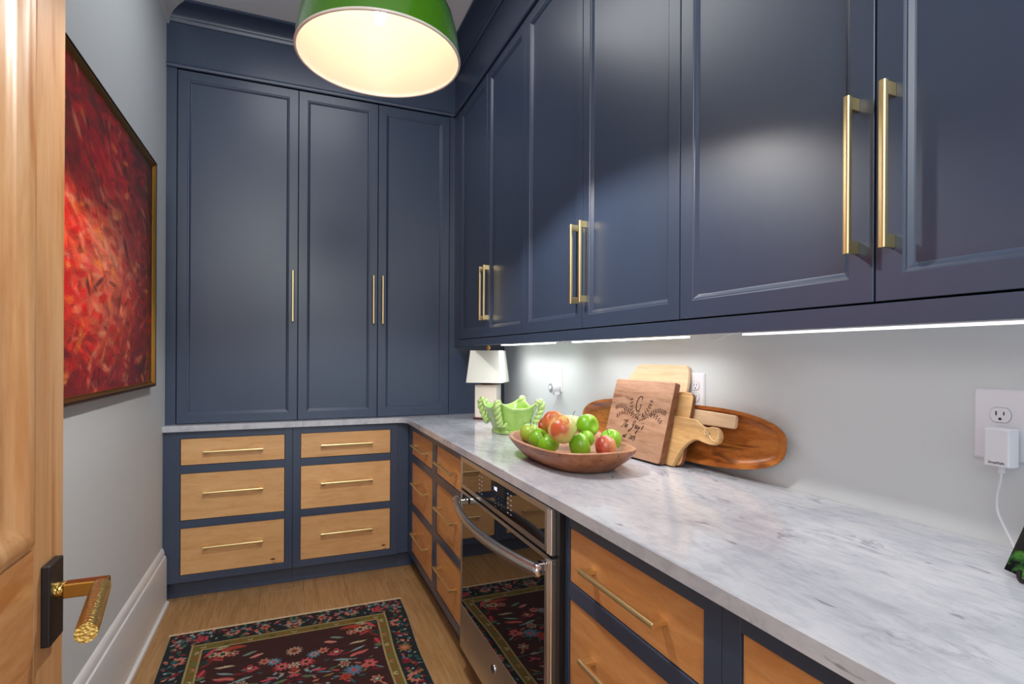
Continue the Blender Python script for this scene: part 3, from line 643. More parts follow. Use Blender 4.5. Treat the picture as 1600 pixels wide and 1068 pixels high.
grid_mesh('pile', np.stack([XX, Y, zh], -1), NYr, NX, im, M['rugcol'], rg)
fr = MB()
for i in range(260):
    x = RX0+(RX1-RX0)*(i+.5)/260; a = rng.normal(0, .0022); l = rng.uniform(.008, .020)
    fr.tube([(x, RY1-.006, .0075), (x+a*.5, RY1+l*.5, .006), (x+a, RY1+l, .0025)], [.0034, .0036, .0018], 5)
obj('fringe', fr, M['cream_y'], rg, kind='stuff', label='short cream cotton fringe')

# ---------------------------------------------------------------- open wooden door on the left
XD = -.33; YE = 1.062; dt = .045
dl = struct('door_1', MB().box(XD-dt+.012, XD-.012, .262, YE-.002, .012, 2.43), M['door'])
def dpart(n, y0, y1, z0, z1, m='door'): return obj(n, MB().box(XD-dt, XD, y0, y1, z0, z1), M[m], dl, bv=.001)
dpart('stile', YE-.106, YE, .01, 2.432); dpart('stile', .26, .26+.106, .01, 2.432)
iy0, iy1 = .366+.0005, YE-.1065
dpart('rail', iy0, iy1, .01, .25, 'door_rail'); dpart('rail', iy0, iy1, .70, 1.008, 'door_rail'); dpart('rail', iy0, iy1, 2.31, 2.432, 'door_rail')
def dmold(z0, z1):
    pr = [(0, 0), (.003, -.0005), (.010, .005), (.020, .006), (.030, .001), (.038, -.006), (.046, -.010), (.058, -.012)]
    mb = MB(); mb.rings([[(XD+d, iy0+i, z0+i), (XD+d, iy1-i, z0+i), (XD+d, iy1-i, z1-i), (XD+d, iy0+i, z1-i)] for i, d in pr], False, False)
    obj('moulding', mb, M['door'], dl, smooth=True, angle=60)
    mp = MB(); ring_face(mp, (XD-.0122, 0, 0), (0, 1, 0), (0, 0, 1), (1, 0, 0), iy0+.055, iy1-.055, z0+.055, z1-.055, [(.002, .0)], .01); obj('panel', mp, M['door'], dl)
dmold(1.009, 2.309); dmold(.251, .699)
# lever handle on the door
obj('handle_plate', MB().box(XD, XD+.0115, .978, 1.029, .857, .975), M['black'], dl, bv=.002, label='black rectangular handle plate')
nk = MB(); nk.tube([(XD+.011, 1.000, .932), (XD+.024, 1.000, .932)], .0115, 20); obj('handle_collar', nk, M['brass_h'], dl, smooth=True)
obj('handle_arm', MB().box(XD+.022, -.2530, .987, 1.008, .9215, .9425), M['brass_d'], dl, bv=.002, label='flat brass arm of the lever')
gp = MB(); pts = [(-.2590+.0029*i, .984-.0176*i, .9345) for i in range(10)]; gp.tube(pts, [.0120]+[.0128]*8+[.0122], 24); obj('handle_grip', gp, M['brass_h'], dl, smooth=True, label='hammered brass cylindrical grip')

# ---------------------------------------------------------------- table lamp
LC = (1.078, 2.985); la = R(-35)
tl = thing('table_lamp', 'table lamp with square tapered white shade and cream ceramic block base', 'lamp', (LC[0], LC[1], .914))
def sq(h, z, r=0, n=4):
    pts = []
    for cxs, cys in ((-1, -1), (1, -1), (1, 1), (-1, 1)):
        if r:
            a0 = math.atan2(cys, cxs)-math.pi/4
            for k_ in range(n+1): q = a0+k_/n*math.pi/2; pts.append((cxs*(h-r)+r*math.cos(q), cys*(h-r)+r*math.sin(q)))
        else: pts.append((cxs*h, cys*h))
    ca_, sa_ = math.cos(la), math.sin(la)
    return [(LC[0]+x*ca_-y*sa_, LC[1]+x*sa_+y*ca_, z) for x, y in pts]
obj('base', MB().rings([sq(.070, .9145, .006), sq(.070, .928, .006)]), M['foot'], tl, bv=.001, label='dark wooden foot')
obj('body', MB().rings([sq(.064, .9285, .008), sq(.064, 1.112, .008), sq(.060, 1.116, .006)]), M['ceramic_w'], tl, smooth=True)
obj('neck', MB().rings([sq(.034, 1.1165), sq(.034, 1.124)]), M['foot'], tl); nkk = MB(); nkk.tube([(LC[0], LC[1], 1.124), (LC[0], LC[1], 1.315)], .005, 10); obj('stem', nkk, M['brass'], tl)
sh_ = MB(); sh_.rings([sq(.1040, 1.129, .004), sq(.0850, 1.313, .004)], False, False); sh_.rings([sq(.1020, 1.130, .004), sq(.0830, 1.312, .004)], False, False)
sh_.rings([sq(.1040, 1.129, .004), sq(.1020, 1.130, .004)], False, False); sh_.rings([sq(.0850, 1.313, .004), sq(.0830, 1.312, .004)], False, False)
obj('lamp_shade', sh_, M['shade'], tl, smooth=True, angle=30)
obj('shade_spider', MB().rings([sq(.082, 1.309), sq(.082, 1.3105)]), M['shade'], tl)
fi = MB(); fi.lathe([(.003, 0), (.005, .004), (.011, .010), (.0135, .018), (.011, .026), (.006, .030), (.0005, .031)], (LC[0], LC[1], 1.312), 20, True); obj('finial', fi, M['finial'], tl, smooth=True, angle=60, label='light wooden ball finial')

# ---------------------------------------------------------------- green planter with rope-twist handles
GCx, GCy = .990, 2.420
pn = thing('ceramic_planter', 'apple-green glazed ceramic bowl with wavy rim and twisted rope handles', 'bowl', (GCx, GCy, .914))
def sup(a, b, n, th):
    c, s_ = math.cos(th), math.sin(th); return (math.copysign(abs(c)**(2/n), c)*a, math.copysign(abs(s_)**(2/n), s_)*b)
NT = 96
def gring(h, z, wav=0, n=3.4):
    out = []
    for i in range(NT):
        th = 2*math.pi*i/NT; x, y = sup(h, h, n, th); wv = math.cos(4*th)   # +1 mid-side, -1 corner
        k_ = 1-wav*.35*max(wv, -.3); out.append((GCx+x*k_, GCy+y*k_, z-wav*.12*wv))
    return out
prof_o = [(.074, .9145, 0), (.082, .9155, 0), (.085, .922, 0), (.081, .930, 0), (.080, .935, 0), (.089, .962, .02), (.099, .99, .05), (.108, 1.018, .09), (.115, 1.038, .12), (.121, 1.047, .13), (.122, 1.052, .13)]
prof_i = [(.119, 1.054, .13), (.114, 1.050, .13), (.109, 1.038, .12), (.101, 1.018, .09), (.091, .99, .05), (.080, .962, .02), (.068, .934, 0), (.05, .928, 0)]
gb_ = MB(); gb_.rings([gring(*p) for p in prof_o+prof_i]); obj('bowl', gb_, M['glaze'], pn, smooth=True, angle=70)
for sx, sy in ((-1, -1), (-1, 1), (1, -1), (1, 1)):
    hm = MB(); dx, dy = sx/math.sqrt(2), sy/math.sqrt(2)
    axis = smoothpts([(.136, 1.052), (.146, 1.066), (.158, 1.062), (.160, 1.042), (.152, 1.018), (.142, .996), (.132, .976), (.122, .964)], 5)
    P = [Vector((GCx+dx*r_, GCy+dy*r_, z_)) for r_, z_ in [(q[0], q[1]) for q in [Vector((a[0], a[1], 0)) for a in axis]]]
    side = Vector((-dy, dx, 0))
    for ph in (0, math.pi):
        cur = []
        for i, p in enumerate(P):
            t = (P[min(i+1, len(P)-1)]-P[max(i-1, 0)]).normalized(); nn_ = t.cross(side).normalized(); q = i*.62+ph
            cur.append(p+(side*math.cos(q)+nn_*math.sin(q))*.0085)
        hm.tube(cur, .0098, 9)
    tail = P[-1]; hm.tube(smoothpts([tail, tail+side*.012+Vector((0, 0, -.006)), tail+side*.024+Vector((dx*-.004, dy*-.004, -.001)), tail+side*.026+Vector((dx*-.004, dy*-.004, .010))], 4), [.009]*4+[.0085]*4+[.007]*4+[.005], 8)
    obj('rope_handle', hm, M['glaze'], pn, smooth=True, angle=80)

# ---------------------------------------------------------------- dough bowl
BX, BY = .9020, 1.675
db = thing('dough_bowl', 'long hand-carved wooden dough bowl full of apples on the marble counter', 'bowl', (BX, BY, .914))
def bring(a, b, z, n=2.7, oy=0, lift=0):
    return [(BX+x, BY+oy+y, z+lift*abs(y/b)**3) for x, y in [sup(a, b, n, 2*math.pi*i/80) for i in range(80)]]
oo = [bring(.085, .17, .9145, oy=-.012), bring(.105, .195, .917, oy=-.012), bring(.125, .222, .928), bring(.150, .262, .955), bring(.166, .283, .977, lift=.004), bring(.168, .286, .984, lift=.006)]
mo = MB(); mo.rings(oo, True, False)
obj('outside', mo, M['bowlwood'], db, smooth=True, angle=60)
ii = [bring(.168, .286, .984, lift=.006), bring(.166, .284, .9865, lift=.006), bring(.156, .272, .986, lift=.006), bring(.153, .268, .982, lift=.005), bring(.140, .248, .968), bring(.118, .214, .953), bring(.08, .16, .947)]
mi_ = MB(); mi_.rings(ii, False, True); obj('inside', mi_, M['bowlrim'], db, smooth=True, angle=40, label='paler worn inside and rim')

# ---------------------------------------------------------------- fruit
def fruit(label, loc, r, m, rot=(0, 0, 0), sx=1, sz=.92, pear=0, stem=True, curl=.006):
    r *= 1.09
    nlat, nlon = 22, 32; mb = MB(); rs = []
    for i in range(1, nlat):
        t = math.pi*i/nlat; c, s_ = math.cos(t), math.sin(t)
        rad = s_**.92*(1+.03*c); z = c*sz
        z -= .30*math.exp(-((t)/.33)**2) if True else 0
        z += .16*math.exp(-((math.pi-t)/.30)**2)
        rad *= 1+pear*(-.28*max(c, 0)**1.2); z *= 1+pear*.22*(1 if c > 0 else 0)
        ring = []
        for j in range(nlon):
            q = 2*math.pi*j/nlon; k_ = 1+.022*math.cos(5*q+r*900)*(.3+max(-c, 0))+.018*math.cos(2*q+r*500)
            ring.append((rad*k_*math.cos(q)*r, rad*k_*math.sin(q)*r, z*r))
        rs.append(ring)
    mb.rings(rs); E_ = Matrix.Rotation(rot[2], 3, 'Z') @ Matrix.Rotation(rot[1], 3, 'Y') @ Matrix.Rotation(rot[0], 3, 'X')
    L = Vector(loc); mb.v = [tuple(L+E_@(Vector(v_)*Vector((sx, 1, 1)) if False else E_.inverted() @ (E_ @ Vector((v_[0]*sx, v_[1], v_[2]))))) for v_ in mb.v]
    t = thing('apple', label, 'apple', loc, 'apples in the dough bowl')
    obj('skin', mb, m, t, smooth=True, angle=180)
    if stem:
        top = r*(sz-.30)*(1+pear*.22); sm = MB(); pts = [L+E_@Vector((0, 0, top*1.0)), L+E_@Vector((.001, 0, top+r*.25)), L+E_@Vector((curl*.6, 0, top+r*.5)), L+E_@Vector((curl*1.8, 0, top+r*.68))]
        sm.tube(smoothpts(pts, 3), .0013, 6); obj('stem', sm, M['stem'], t, smooth=True)
    return t
fruit('yellow-green apple with an orange blush at the far left end of the bowl', (.846, 1.872, .992), .0350, M['apple_b'], (.1, .05, 0), curl=-.002)
fruit('green apple second from the left along the front of the bowl', (.823, 1.742, .988), .0345, M['apple_g'], (R(60), R(20), .4), stem=False)
fruit('green apple with its stem hollow facing up, front middle of the bowl', (.806, 1.632, .988), .0335, M['apple_g'], (R(-15), R(-30), 0), stem=True, curl=.001)
fruit('bright green apple at the front of the bowl, just left of the rosy pear-shaped apple', (.884, 1.558, .989), .0365, M['apple_g'], (R(70), R(35), .8), stem=False)
fruit('small green apple with curled pale stem under the topmost green apple', (.944, 1.628, .997), .0300, M['apple_g'], (R(-12), R(-20), .2), curl=-.010)
fruit('rosy red elongated apple at the right end of the bowl', (.950, 1.508, .990), .0340, M['pear_p'], (R(10), R(80), R(-28)), pear=.9, stem=False)
fruit('green apple with a deep stem hollow behind the rosy elongated one', (1.006, 1.565, 1.000), .0345, M['apple_g'], (R(10), R(-32), R(10)), curl=.002)
fruit('large yellow-green apple with red blush on top of the pile at its centre', (.819, 1.560, 1.046), .0425, M['pear_r'], (R(118), R(10), R(60)), pear=.35, stem=False, sz=1.0)
fruit('orange-red apple at the top left of the pile', (.877, 1.735, 1.046), .0385, M['apple_o'], (R(40), R(-50), .3), stem=False)
fruit('small dark orange apple peeking out behind the left of the pile', (.930, 1.895, 1.012), .0335, M['apple_r'], (R(20), R(-60), 0), stem=False)
fruit('pale green apple with two dark stems showing behind the pile', (.985, 1.800, 1.028), .0350, M['apple_p'], (R(8), R(5), 0), curl=.004)
fruit('glossy green apple on the top right of the pile', (.988, 1.688, 1.034), .0385, M['apple_g'], (R(80), R(20), .2), stem=False)

# ---------------------------------------------------------------- boards leaning on the right wall
def rounded(poly, rad, n=5):
    """poly of (a,b); rad list or number"""
    out = []; m_ = len(poly)
    for i in range(m_):
        r_ = rad[i] if isinstance(rad, (list, tuple)) else rad
        p0, p1, p2 = Vector(poly[i-1]), Vector(poly[i]), Vector(poly[(i+1) % m_])
        if r_ <= 0: out.append(tuple(p1)); continue
        d0 = (p0-p1).normalized(); d1 = (p2-p1).normalized(); A_, B_ = p1+d0*r_, p1+d1*r_
        for k_ in range(n+1): t = k_/n; out.append(tuple(A_*(1-t)**2+p1*2*t*(1-t)+B_*t*t))
    return out
def board(name, label, cat, poly, O, lean, t, m, yawx=0.0, edge=None, group='wooden boards leaning on the wall', bv=.0025):
    """O = bottom front point at a=0; a runs along +Y (away from the camera), b up the face"""
    A = Vector((-yawx, 1, 0)).normalized(); B = Vector((lean, 0, 1)); B = (B-A*B.dot(A)).normalized(); Nn = B.cross(A)   # towards the wall
    if Nn.x < 0: Nn = -Nn
    O = Vector(O)+Vector((0, 0, t*lean/math.sqrt(1+lean*lean)+.0003)); th = thing(name, label, cat, O, group)
    mb = MB(); mb.prism(poly, O, A, B, Nn, t)
    me = obj('board', mb, m, th, bv=bv, mats=[m, edge or m], seg=2)
    if edge:
        for p in me.data.polygons:
            if abs(p.normal.dot(Nn)) < .5: p.material_index = 1
    return th, Vector(O), A, B, Nn
CTZ = .9146
# long carved acacia tray at the back
tr = thing('wooden_tray', 'long oval carved acacia tray leaning on the wall behind the cutting boards', 'tray', (1.25, 1.62, CTZ), 'wooden boards leaning on the wall')
TO = Vector((1.257, 1.640, 1.0205)); TA = Vector((0, 1, 0)); TB = Vector((.13, 0, 1)).normalized(); TN = Vector((1, 0, -.13)).normalized()
tilt = -.026
def tring(a, b, dep, n=2.9):
    out = []
    for i in range(96):
        x, y = sup(a, b, n, 2*math.pi*i/96); y *= 1-.07*math.exp(-(x/.22)**2); y += tilt*x; out.append(TO+TA*x+TB*y+TN*dep)
    return out
tm = MB(); tm.rings([tring(.552, .1005, 0), tring(.553, .1010, .006), tring(.548, .0975, .014), tring(.535, .088, .024), tring(.52, .076, .027)], False, True)
tm.rings([tring(.552, .1005, 0), tring(.540, .0895, 0), tring(.537, .0865, .003), tring(.524, .075, .016), tring(.505, .060, .020)], False, True)
obj('board', tm, M['acacia'], tr, smooth=True, angle=40)
# pale board with straight handle
bp = rounded([(0, .0), (.355, .0), (.368, .10), (.368, .27), (.300, .343), (.012, .343), (0, .30), (0, .196), (-.238, .192), (-.238, .150), (0, .146)], [.02, .02, .03, .03, .02, .022, .02, .006, .012, .012, .006])
board('cutting_board', 'tall pale maple board with clipped corners and a straight handle, rearmost', 'cutting board', bp, (1.2190, 1.498, CTZ), .200, .012, M['pale'])
# honey board with dark rounded edge
bp = rounded([(0, 0), (.30, 0), (.30, .250), (0, .250)], .028)
board('cutting_board', 'plain honey-coloured board with a dark rounded edge, between the paddle board and the pale board', 'cutting board', bp, (1.1970, 1.440, CTZ), .225, .015, M['yellow'], edge=M['bark'])
# paddle board with shaped handle
half = [(.33, 0), (.33, .168), (.0, .168), (-.035, .167), (-.054, .158), (-.072, .149), (-.095, .147), (-.115, .153), (-.135, .152), (-.151, .141), (-.158, .125), (-.152, .108), (-.136, .098), (-.112, .096), (-.085, .099), (-.060, .103), (-.040, .099), (-.018, .085), (.004, .061), (.018, .035), (.026, .012), (.032, 0)]
bp = rounded(half, [.02, .02, .004]+[.005]*18+[.003], 3)
th4, O4, A4, B4, N4 = board('cutting_board', 'paddle board with a rounded handle and a loop of twine through its hole', 'cutting board', bp, (1.1800, 1.432, CTZ), .240, .014, M['yellow'])
hole = MB(); hc = O4+A4*(-.109)+B4*(.127)
hole.rings([[hc-N4*.0003+(A4*math.cos(q)+B4*math.sin(q))*.0042 for q in [2*math.pi*k_/16 for k_ in range(16)]], [hc+N4*.0005+(A4*math.cos(q)+B4*math.sin(q))*.0042 for q in [2*math.pi*k_/16 for k_ in range(16)]]]); obj('hole', hole, M['dark'], th4)
tw = MB()
tw.tube(smoothpts([hc-N4*.001, hc-N4*.007-A4*.018-B4*.012, hc-N4*.008-A4*.036-B4*.018, hc-N4*.006-A4*.044-B4*.008, hc-N4*.004-A4*.042+B4*.008, hc-N4*.003-A4*.036+B4*.014], 6), .0016, 6)
tw.tube(smoothpts([hc-N4*.001, hc-N4*.006+A4*.010+B4*.006, hc-N4*.003+A4*.024+B4*.016], 5), .0013, 6); tw.tube(smoothpts([hc-N4*.001, hc-N4*.006+A4*.012-B4*.001, hc-N4*.003+A4*.022+B4*.008], 5), .0013, 6)
obj('twine_loop', tw, M['twine'], th4, label='pale jute twine loop', smooth=True)
# engraved board in front
bp = rounded([(0, 0), (.335, 0), (.335, .284), (0, .284)], .012)
th5, O5, A5, B5, N5 = board('cutting_board', 'square brown board engraved with a letter G, leafy branches and a family name, frontmost', 'cutting board', bp, (1.148, 1.490, CTZ), .262, .024, M['walnut_l'], yawx=.05, edge=M['bark'], bv=.003)
eg = MB()
def EP(a, b): return O5+A5*a+B5*b-N5*.0004
def ribbon(pts, wd, k_=6):
    """pts in board (a,b); wd = half width or list"""
    P = [Vector((p[0], p[1], 0)) for p in pts]; P = smoothpts(P, k_) if len(P) > 2 else P
    n_ = len(P); vs = []; fs = []
    for i, p in enumerate(P):
        t = (P[min(i+1, n_-1)]-P[max(i-1, 0)]).normalized(); nn_ = Vector((-t.y, t.x, 0))
        u = i/(n_-1)
        h = wd if not isinstance(wd, (list, tuple)) else wd[0]+(wd[1]-wd[0])*math.sin(math.pi*u)
        vs += [EP(*(p+nn_*h)[:2]), EP(*(p-nn_*h)[:2])]
    for i in range(n_-1): fs.append((2*i, 2*i+1, 2*i+3, 2*i+2))
    eg.add(vs, fs)
def leafp(a, b, an, l=.0042, wd=.0017):
    n_ = 8; pts = []
    for i in range(n_): q = 2*math.pi*i/n_; x, y = l*math.cos(q), wd*math.sin(q); pts.append(EP(a+x*math.cos(an)-y*math.sin(an), b+x*math.sin(an)+y*math.cos(an)))
    eg.add(pts, [tuple(range(n_))])
# reading direction is -a. local helper: r runs rightwards from the board's left edge
WB = .335
def rr(pts, r0, b0, s_=1.0, slant=0.0): return [(WB-(r0+(x+slant*y)*s_), b0+y*s_) for x, y in pts]
# letter G  (cap height .055)
def strokes(st, r0, b0, s_, wd, slant=0.0):
    for p in st: ribbon(rr(p, r0, b0, s_, slant), wd)
G_ = [[(.50, .80), (.46, .94), (.33, 1.0), (.16, .90), (.05, .68), (.02, .42), (.08, .16), (.22, .02), (.36, .06), (.45, .20), (.46, .44)]]
strokes(G_, .153, .166, .057, (.0014, .0029), 0.0)
strokes([[(.33, .45), (.62, .45)], [(.52, 1.0), (.50, .72)], [(.36, .0), (.50, .0)]], .153, .166, .057, .0011)
# branches
def branch(pts, n_leaf, l=.0046):
    P = smoothpts([Vector((p[0], p[1], 0)) for p in pts], 10); ribbon([tuple(p[:2]) for p in P[::4]]+[tuple(P[-1][:2])], .0008, 3)
    for i in range(n_leaf):
        j = int((i+1)/(n_leaf+.3)*(len(P)-1)); p = P[j]; t = (P[min(j+1, len(P)-1)]-P[max(j-1, 0)]); an = math.atan2(t.y, t.x)
        for s_ in (1, -1):
            an2 = an+s_*1.0; d = .0064; leafp(p.x+d*math.cos(an2), p.y+d*math.sin(an2), an2, l*(.75+.35*rng.random()), .0024)
    leafp(P[-1].x+.004*math.cos(an), P[-1].y+.004*math.sin(an), an, l)
branch([(.147, .146), (.185, .150), (.225, .168), (.262, .180), (.297, .172)], 13)
branch([(.205, .158), (.235, .160), (.262, .150), (.278, .140)], 5)
branch([(.185, .150), (.200, .168), (.208, .188), (.213, .208)], 5)
branch([(.143, .146), (.115, .150), (.085, .168), (.052, .180), (.022, .174)], 13)
branch([(.100, .158), (.078, .160), (.052, .152), (.036, .142)], 5)
branch([(.143, .148), (.122, .166), (.108, .186), (.101, .208)], 6)
for a_, b_, n_ in ((.132, .139, -1.2), (.143, .136, -1.5), (.155, .139, -2.0), (.150, .156, 1.9), (.160, .160, 2.2), (.134, .156, 1.0), (.166, .145, -2.2), (.172, .155, 2.2), (.120, .146, -1.0)): leafp(a_, b_, n_, .0058, .0024)
# 'The Gray's' in script
SL = .42; w1 = (.0009, .0017)
def word(letters, r0, b0, s_, gap=.16):
    x = r0
    for st, adv in letters:
        strokes(st, x, b0, s_, w1, SL); x += (adv+gap*.2)*s_
    return x
T_ = ([[(-.35, 1.0), (-.1, 1.12), (.25, 1.05), (.6, 1.15)], [(.16, 1.08), (.10, .6), (.02, .15), (-.12, -.08), (-.3, .02)]], .42)
h_ = ([[(.0, .0), (.08, .5), (.16, 1.15), (.10, 1.25), (.04, .9), (.02, .0)], [(.02, .1), (.14, .5), (.24, .45), (.22, .1), (.30, .02), (.40, .2)]], .42)
e_ = ([[(.0, .22), (.16, .32), (.18, .5), (.08, .52), (.02, .28), (.08, .02), (.24, .1), (.36, .3)]], .40)
Gs = ([[(.50, .95), (.42, 1.12), (.22, 1.05), (.05, .75), (.08, .45), (.26, .42), (.42, .70), (.50, .98)], [(.50, .98), (.44, .5), (.30, -.15), (.10, -.55), (-.12, -.62), (-.10, -.40), (.2, -.1), (.62, .25)]], .66)
r_ = ([[(.0, .2), (.06, .5), (.12, .58), (.14, .45), (.24, .46), (.20, .1), (.28, .02), (.36, .2)]], .34)
a_l = ([[(.22, .42), (.10, .50), (.0, .25), (.06, .02), (.20, .15), (.25, .48)], [(.25, .48), (.24, .1), (.30, .02), (.40, .2)]], .40)
y_ = ([[(.0, .45), (.02, .12), (.12, .05), (.24, .45)], [(.26, .48), (.18, -.1), (.06, -.62), (-.10, -.72), (-.04, -.45), (.3, .1), (.42, .25)]], .44)
ap = ([[(.04, 1.05), (.0, .82)]], .10)
s__ = ([[(.0, .1), (.14, .62), (.22, .40), (.20, .12), (.08, .0), (-.04, .08)], [(.2, .1), (.36, .16)]], .34)
t_ = ([[(.14, .95), (.06, .45), (.04, .1), (.12, .0), (.26, .2)], [(-.08, .6), (.28, .66)]], .32)
x = word([T_, h_, e_], .098, .101, .024); word([Gs, r_, a_l, y_, ap, s__], x+.018, .103, .0250, .4)
n2 = ([[(.0, .6), (.12, .75), (.24, .6), (.16, .3), (-.04, .0), (.14, .06), (.32, .0)]], .42)
n0 = ([[(.14, .7), (.02, .45), (.04, .1), (.16, .0), (.28, .3), (.26, .62), (.14, .7)]], .38)
n1 = ([[(.02, .55), (.16, .75), (.10, .0)]], .26)
n5 = ([[(.34, .75), (.12, .72)], [(.12, .72), (.06, .4), (.22, .44), (.28, .2), (.14, -.15), (-.08, -.1)]], .36)
x = word([e_, s__, t_], .112, .064, .017); word([n2, n0, n1, n5], x+.020, .062, .020, .3)
obj('engraving', eg, M['engrave'], th5, label='dark burnt lettering and leaf sprays')

# ---------------------------------------------------------------- outlets, plug-ins, cords
def outlet(yc, zc, wd, hg, label, gangs=1, ry=None):
    t = thing('wall_outlet', label, 'outlet', (XR, yc, zc-hg/2), 'white wall outlets above the counter')
    mb = MB(); mb.rings([[(XR-d, yc+sy*(wd/2-i), zc+sz*(hg/2-i)) for sy, sz in ((-1, -1), (1, -1), (1, 1), (-1, 1))] for i, d in ((0, .0005), (0, .002), (.004, .0058), (.005, .006))])
    obj('plate', mb, M['plastic'], t)
    for y in (ry or [yc]):
        for dz in (.0195, -.0195):
            rc = MB(); pts = []
            for k_ in range(28):
                q = 2*math.pi*k_/28; a, b = .0172*math.cos(q), .0172*math.sin(q); pts.append((a, max(-.0142, min(.0142, b))))
            rc.rings([[(XR-d, y+a*s_, zc+dz+b*s_) for a, b in pts] for s_, d in ((1.06, .0059), (1.06, .0062))]); r1 = obj('receptacle_gap', rc, M['plastic_g'], t)
            rc = MB(); rc.rings([[(XR-d, y+a*s_, zc+dz+b*s_) for a, b in pts] for s_, d in ((1, .0060), (1, .0078), (.96, .0082))]); r2 = obj('receptacle', rc, M['plastic'], t)
            sl = MB(); sl.box(XR-.0085, XR-.0080, y+.0052, y+.0074, zc+dz-.001, zc+dz+.0075); sl.box(XR-.0085, XR-.0080, y-.0072, y-.0052, zc+dz-.000, zc+dz+.0070)
            sl.rings([[(XR-d, y+.0026*math.cos(q), zc+dz-.0075+.0026*math.sin(q)) for q in [2*math.pi*k_/14 for k_ in range(14)]] for d in (.0080, .0085)]); obj('slots', sl, M['dark'], r2)
    return t
outlet(2.512, 1.1600, .080, .127, 'white outlet plate behind the green planter, with a round timer plugged in')
outlet(1.4805, 1.1640, .080, .127, 'white outlet plate half hidden by the tall pale board')
outlet(.578, 1.1520, .172, .140, 'wide white outlet plate at the right edge with a white power adapter plugged in', ry=[.6180, .538])
# round mechanical timer
tm_ = thing('plug_timer', 'round white plug-in timer with a grey dial on the outlet behind the planter', 'timer', (1.26, 2.512, 1.09))
tb = MB(); tb.tube([(XR-.009, 2.512, 1.120), (XR-.048, 2.512, 1.120)], [.0285, .0285], 32); obj('body', tb, M['plastic'], tm_, smooth=True, bv=.002)
tb = MB(); tb.rings([[(XR-.0485-d, 2.512+r_*math.cos(q), 1.120+r_*math.sin(q)) for q in [2*math.pi*k_/32 for k_ in range(32)]] for r_, d in ((.023, 0), (.023, .002), (.016, .002))], True, True); obj('dial', tb, M['plastic_g'], tm_, label='grey dial')
tb = MB(); tb.tube([(XR-.050, 2.512, 1.120), (XR-.054, 2.512, 1.120)], .011, 20); obj('knob', tb, M['plastic'], tm_)
obj('socket', MB().box(XR-.040, XR-.009, 2.484, 2.508, 1.082, 1.100), M['plastic'], tm_, bv=.003)
cd_ = MB(); cd_.tube(smoothpts([(1.276, 2.49, 1.088), (1.274, 2.495, 1.060), (1.272, 2.53, 1.01), (1.27, 2.58, .95), (1.262, 2.64, .918)], 6), .0022, 8)
obj('cord', cd_, M['plastic'], tm_, smooth=True)
# power adapter with printed name
ad_ = thing('power_adapter', 'white box-shaped power adapter plugged into the right-hand outlet', 'adapter', (1.27, .607, 1.072))
am = MB(); am.rings([[(1.256+d, .6070+sy*(.0205-i), 1.1115+sz*(.0365-i)) for sy, sz in ((-1, -1), (1, -1), (1, 1), (-1, 1))] for i, d in ((.002, 0), (0, .003), (-.001, .018), (0, .0335))]); obj('body', am, M['plastic'], ad_, bv=.0015)
text('lettering', 'SimpliSafe', .0066, (1.2558, .6065, 1.0825), (0, -1, 0), (0, 0, 1), M['ink'], ad_, bold=.00012)
obj('strain_relief', MB().box(1.268, 1.278, .602, .610, 1.061, 1.0765), M['plastic'], ad_, bv=.0015)
cd_ = MB(); cd_.tube(smoothpts([(1.273, .606, 1.063), (1.276, .610, 1.040), (1.281, .617, 1.012), (1.281, .616, .985), (1.279, .606, .962), (1.277, .594, .940), (1.268, .575, .9175), (1.24, .52, .917), (1.20, .44, .917)], 6), .0020, 8)
obj('cord', cd_, M['plastic'], ad_, smooth=True)
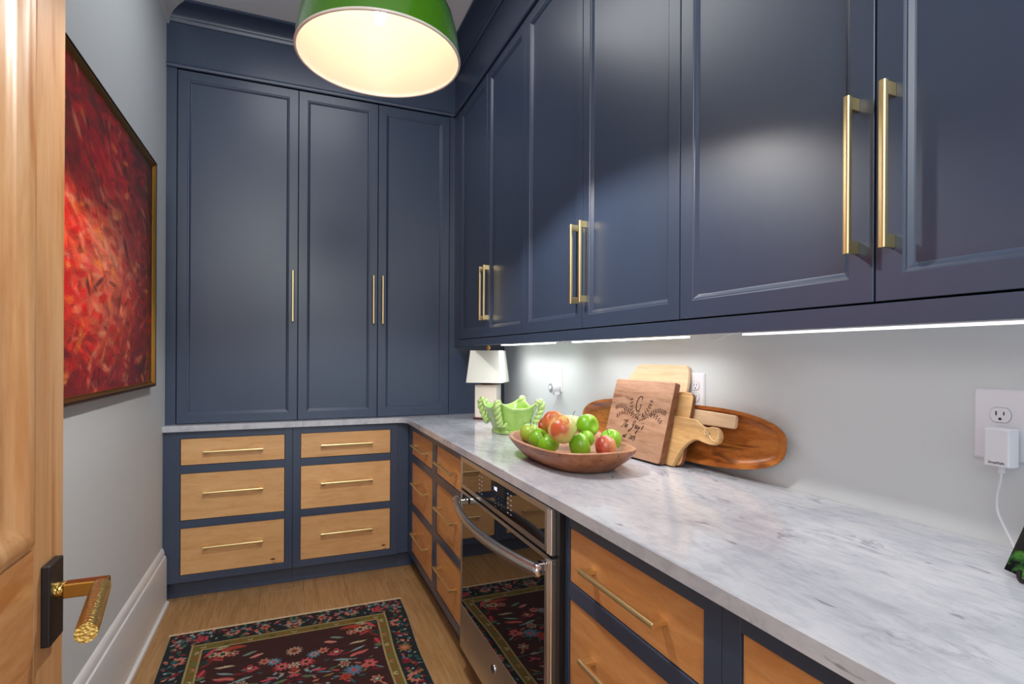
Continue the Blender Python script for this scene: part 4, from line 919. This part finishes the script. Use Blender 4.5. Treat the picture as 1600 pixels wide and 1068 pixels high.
# print on an easel at the right edge
pc = thing('small_print', 'small glossy dark print with green foliage on a black easel, right edge', 'picture', (1.10, .45, .914))
e1 = Vector((-.42, -.90, 0)).normalized(); e2 = Vector((.50, -.10, .86)).normalized(); P_ = Vector((1.133, .533, .922)); nn_ = e1.cross(e2).normalized()
mb = MB(); mb.obox(P_, e1*.18, e2*.20, nn_*.003); obj('card', mb, M['print'], pc)
es = MB(); q0 = P_+e1*.040
back = nn_ if nn_.x > 0 else -nn_
es.tube(smoothpts([q0-back*.012+Vector((0, 0, .010)), q0-back*.014+Vector((0, 0, -.004)), q0-back*.004+Vector((0, 0, -.005)), q0+back*.008+e2*.03, q0+back*.010+e2*.12], 5), .0035, 8)
q1 = P_+e1*.14
es.tube(smoothpts([q1-back*.012+Vector((0, 0, .010)), q1-back*.014+Vector((0, 0, -.004)), q1-back*.004+Vector((0, 0, -.005)), q1+back*.008+e2*.03, q1+back*.010+e2*.12], 5), .0035, 8)
es.tube([q0+back*.010+e2*.12, q1+back*.010+e2*.12], .003, 8); es.tube([(q0+q1)/2+back*.012+e2*.12, Vector(((q0+q1)/2+back*.09)).xy.to_3d()+Vector((0, 0, .917))], .003, 8)
obj('easel', es, M['black'], pc, smooth=True)

# under-cabinet light bars
def bar(y0, y1, m, label):
    t = thing('light_bar', label, 'light', (1.15, (y0+y1)/2, 1.345), 'light bars under the wall cabinets')
    obj('housing', MB().box(1.138, 1.162, y0, y1, 1.347, 1.3555), M['plastic'], t); obj('diffuser', MB().box(1.1395, 1.1605, y0+.006, y1-.006, 1.3420, 1.3468), m, t, label='glowing diffuser')
bar(2.27, 2.94, M['led'], 'lit white light bar under the far wall cabinet, above the lamp and planter')
bar(1.35, 2.09, M['led'], 'lit white light bar under the middle wall cabinet, above the fruit bowl')
bar(.40, 1.13, M['led_dim'], 'dim white light bar under the nearest wall cabinet')
def wire(pts, label):
    c = MB(); c.tube(smoothpts(pts, 6), .0022, 8); tag(obj('cable', c, M['plastic'], smooth=True, origin=pts[0]), label, 'cable', 'low-voltage cables under the wall cabinets')
wire([(1.15, 2.262, 1.351), (1.148, 2.235, 1.346), (1.152, 2.21, 1.350), (1.148, 2.17, 1.344), (1.151, 2.13, 1.350), (1.15, 2.098, 1.351)], 'short white jumper cable between the two lit light bars')
wire([(1.15, 1.342, 1.351), (1.149, 1.30, 1.349), (1.151, 1.285, 1.352), (1.150, 1.270, 1.348), (1.15, 1.256, 1.336), (1.15, 1.235, 1.331), (1.15, 1.212, 1.337), (1.15, 1.185, 1.346), (1.15, 1.14, 1.351)], 'looped white cable between the middle and the nearest light bar')
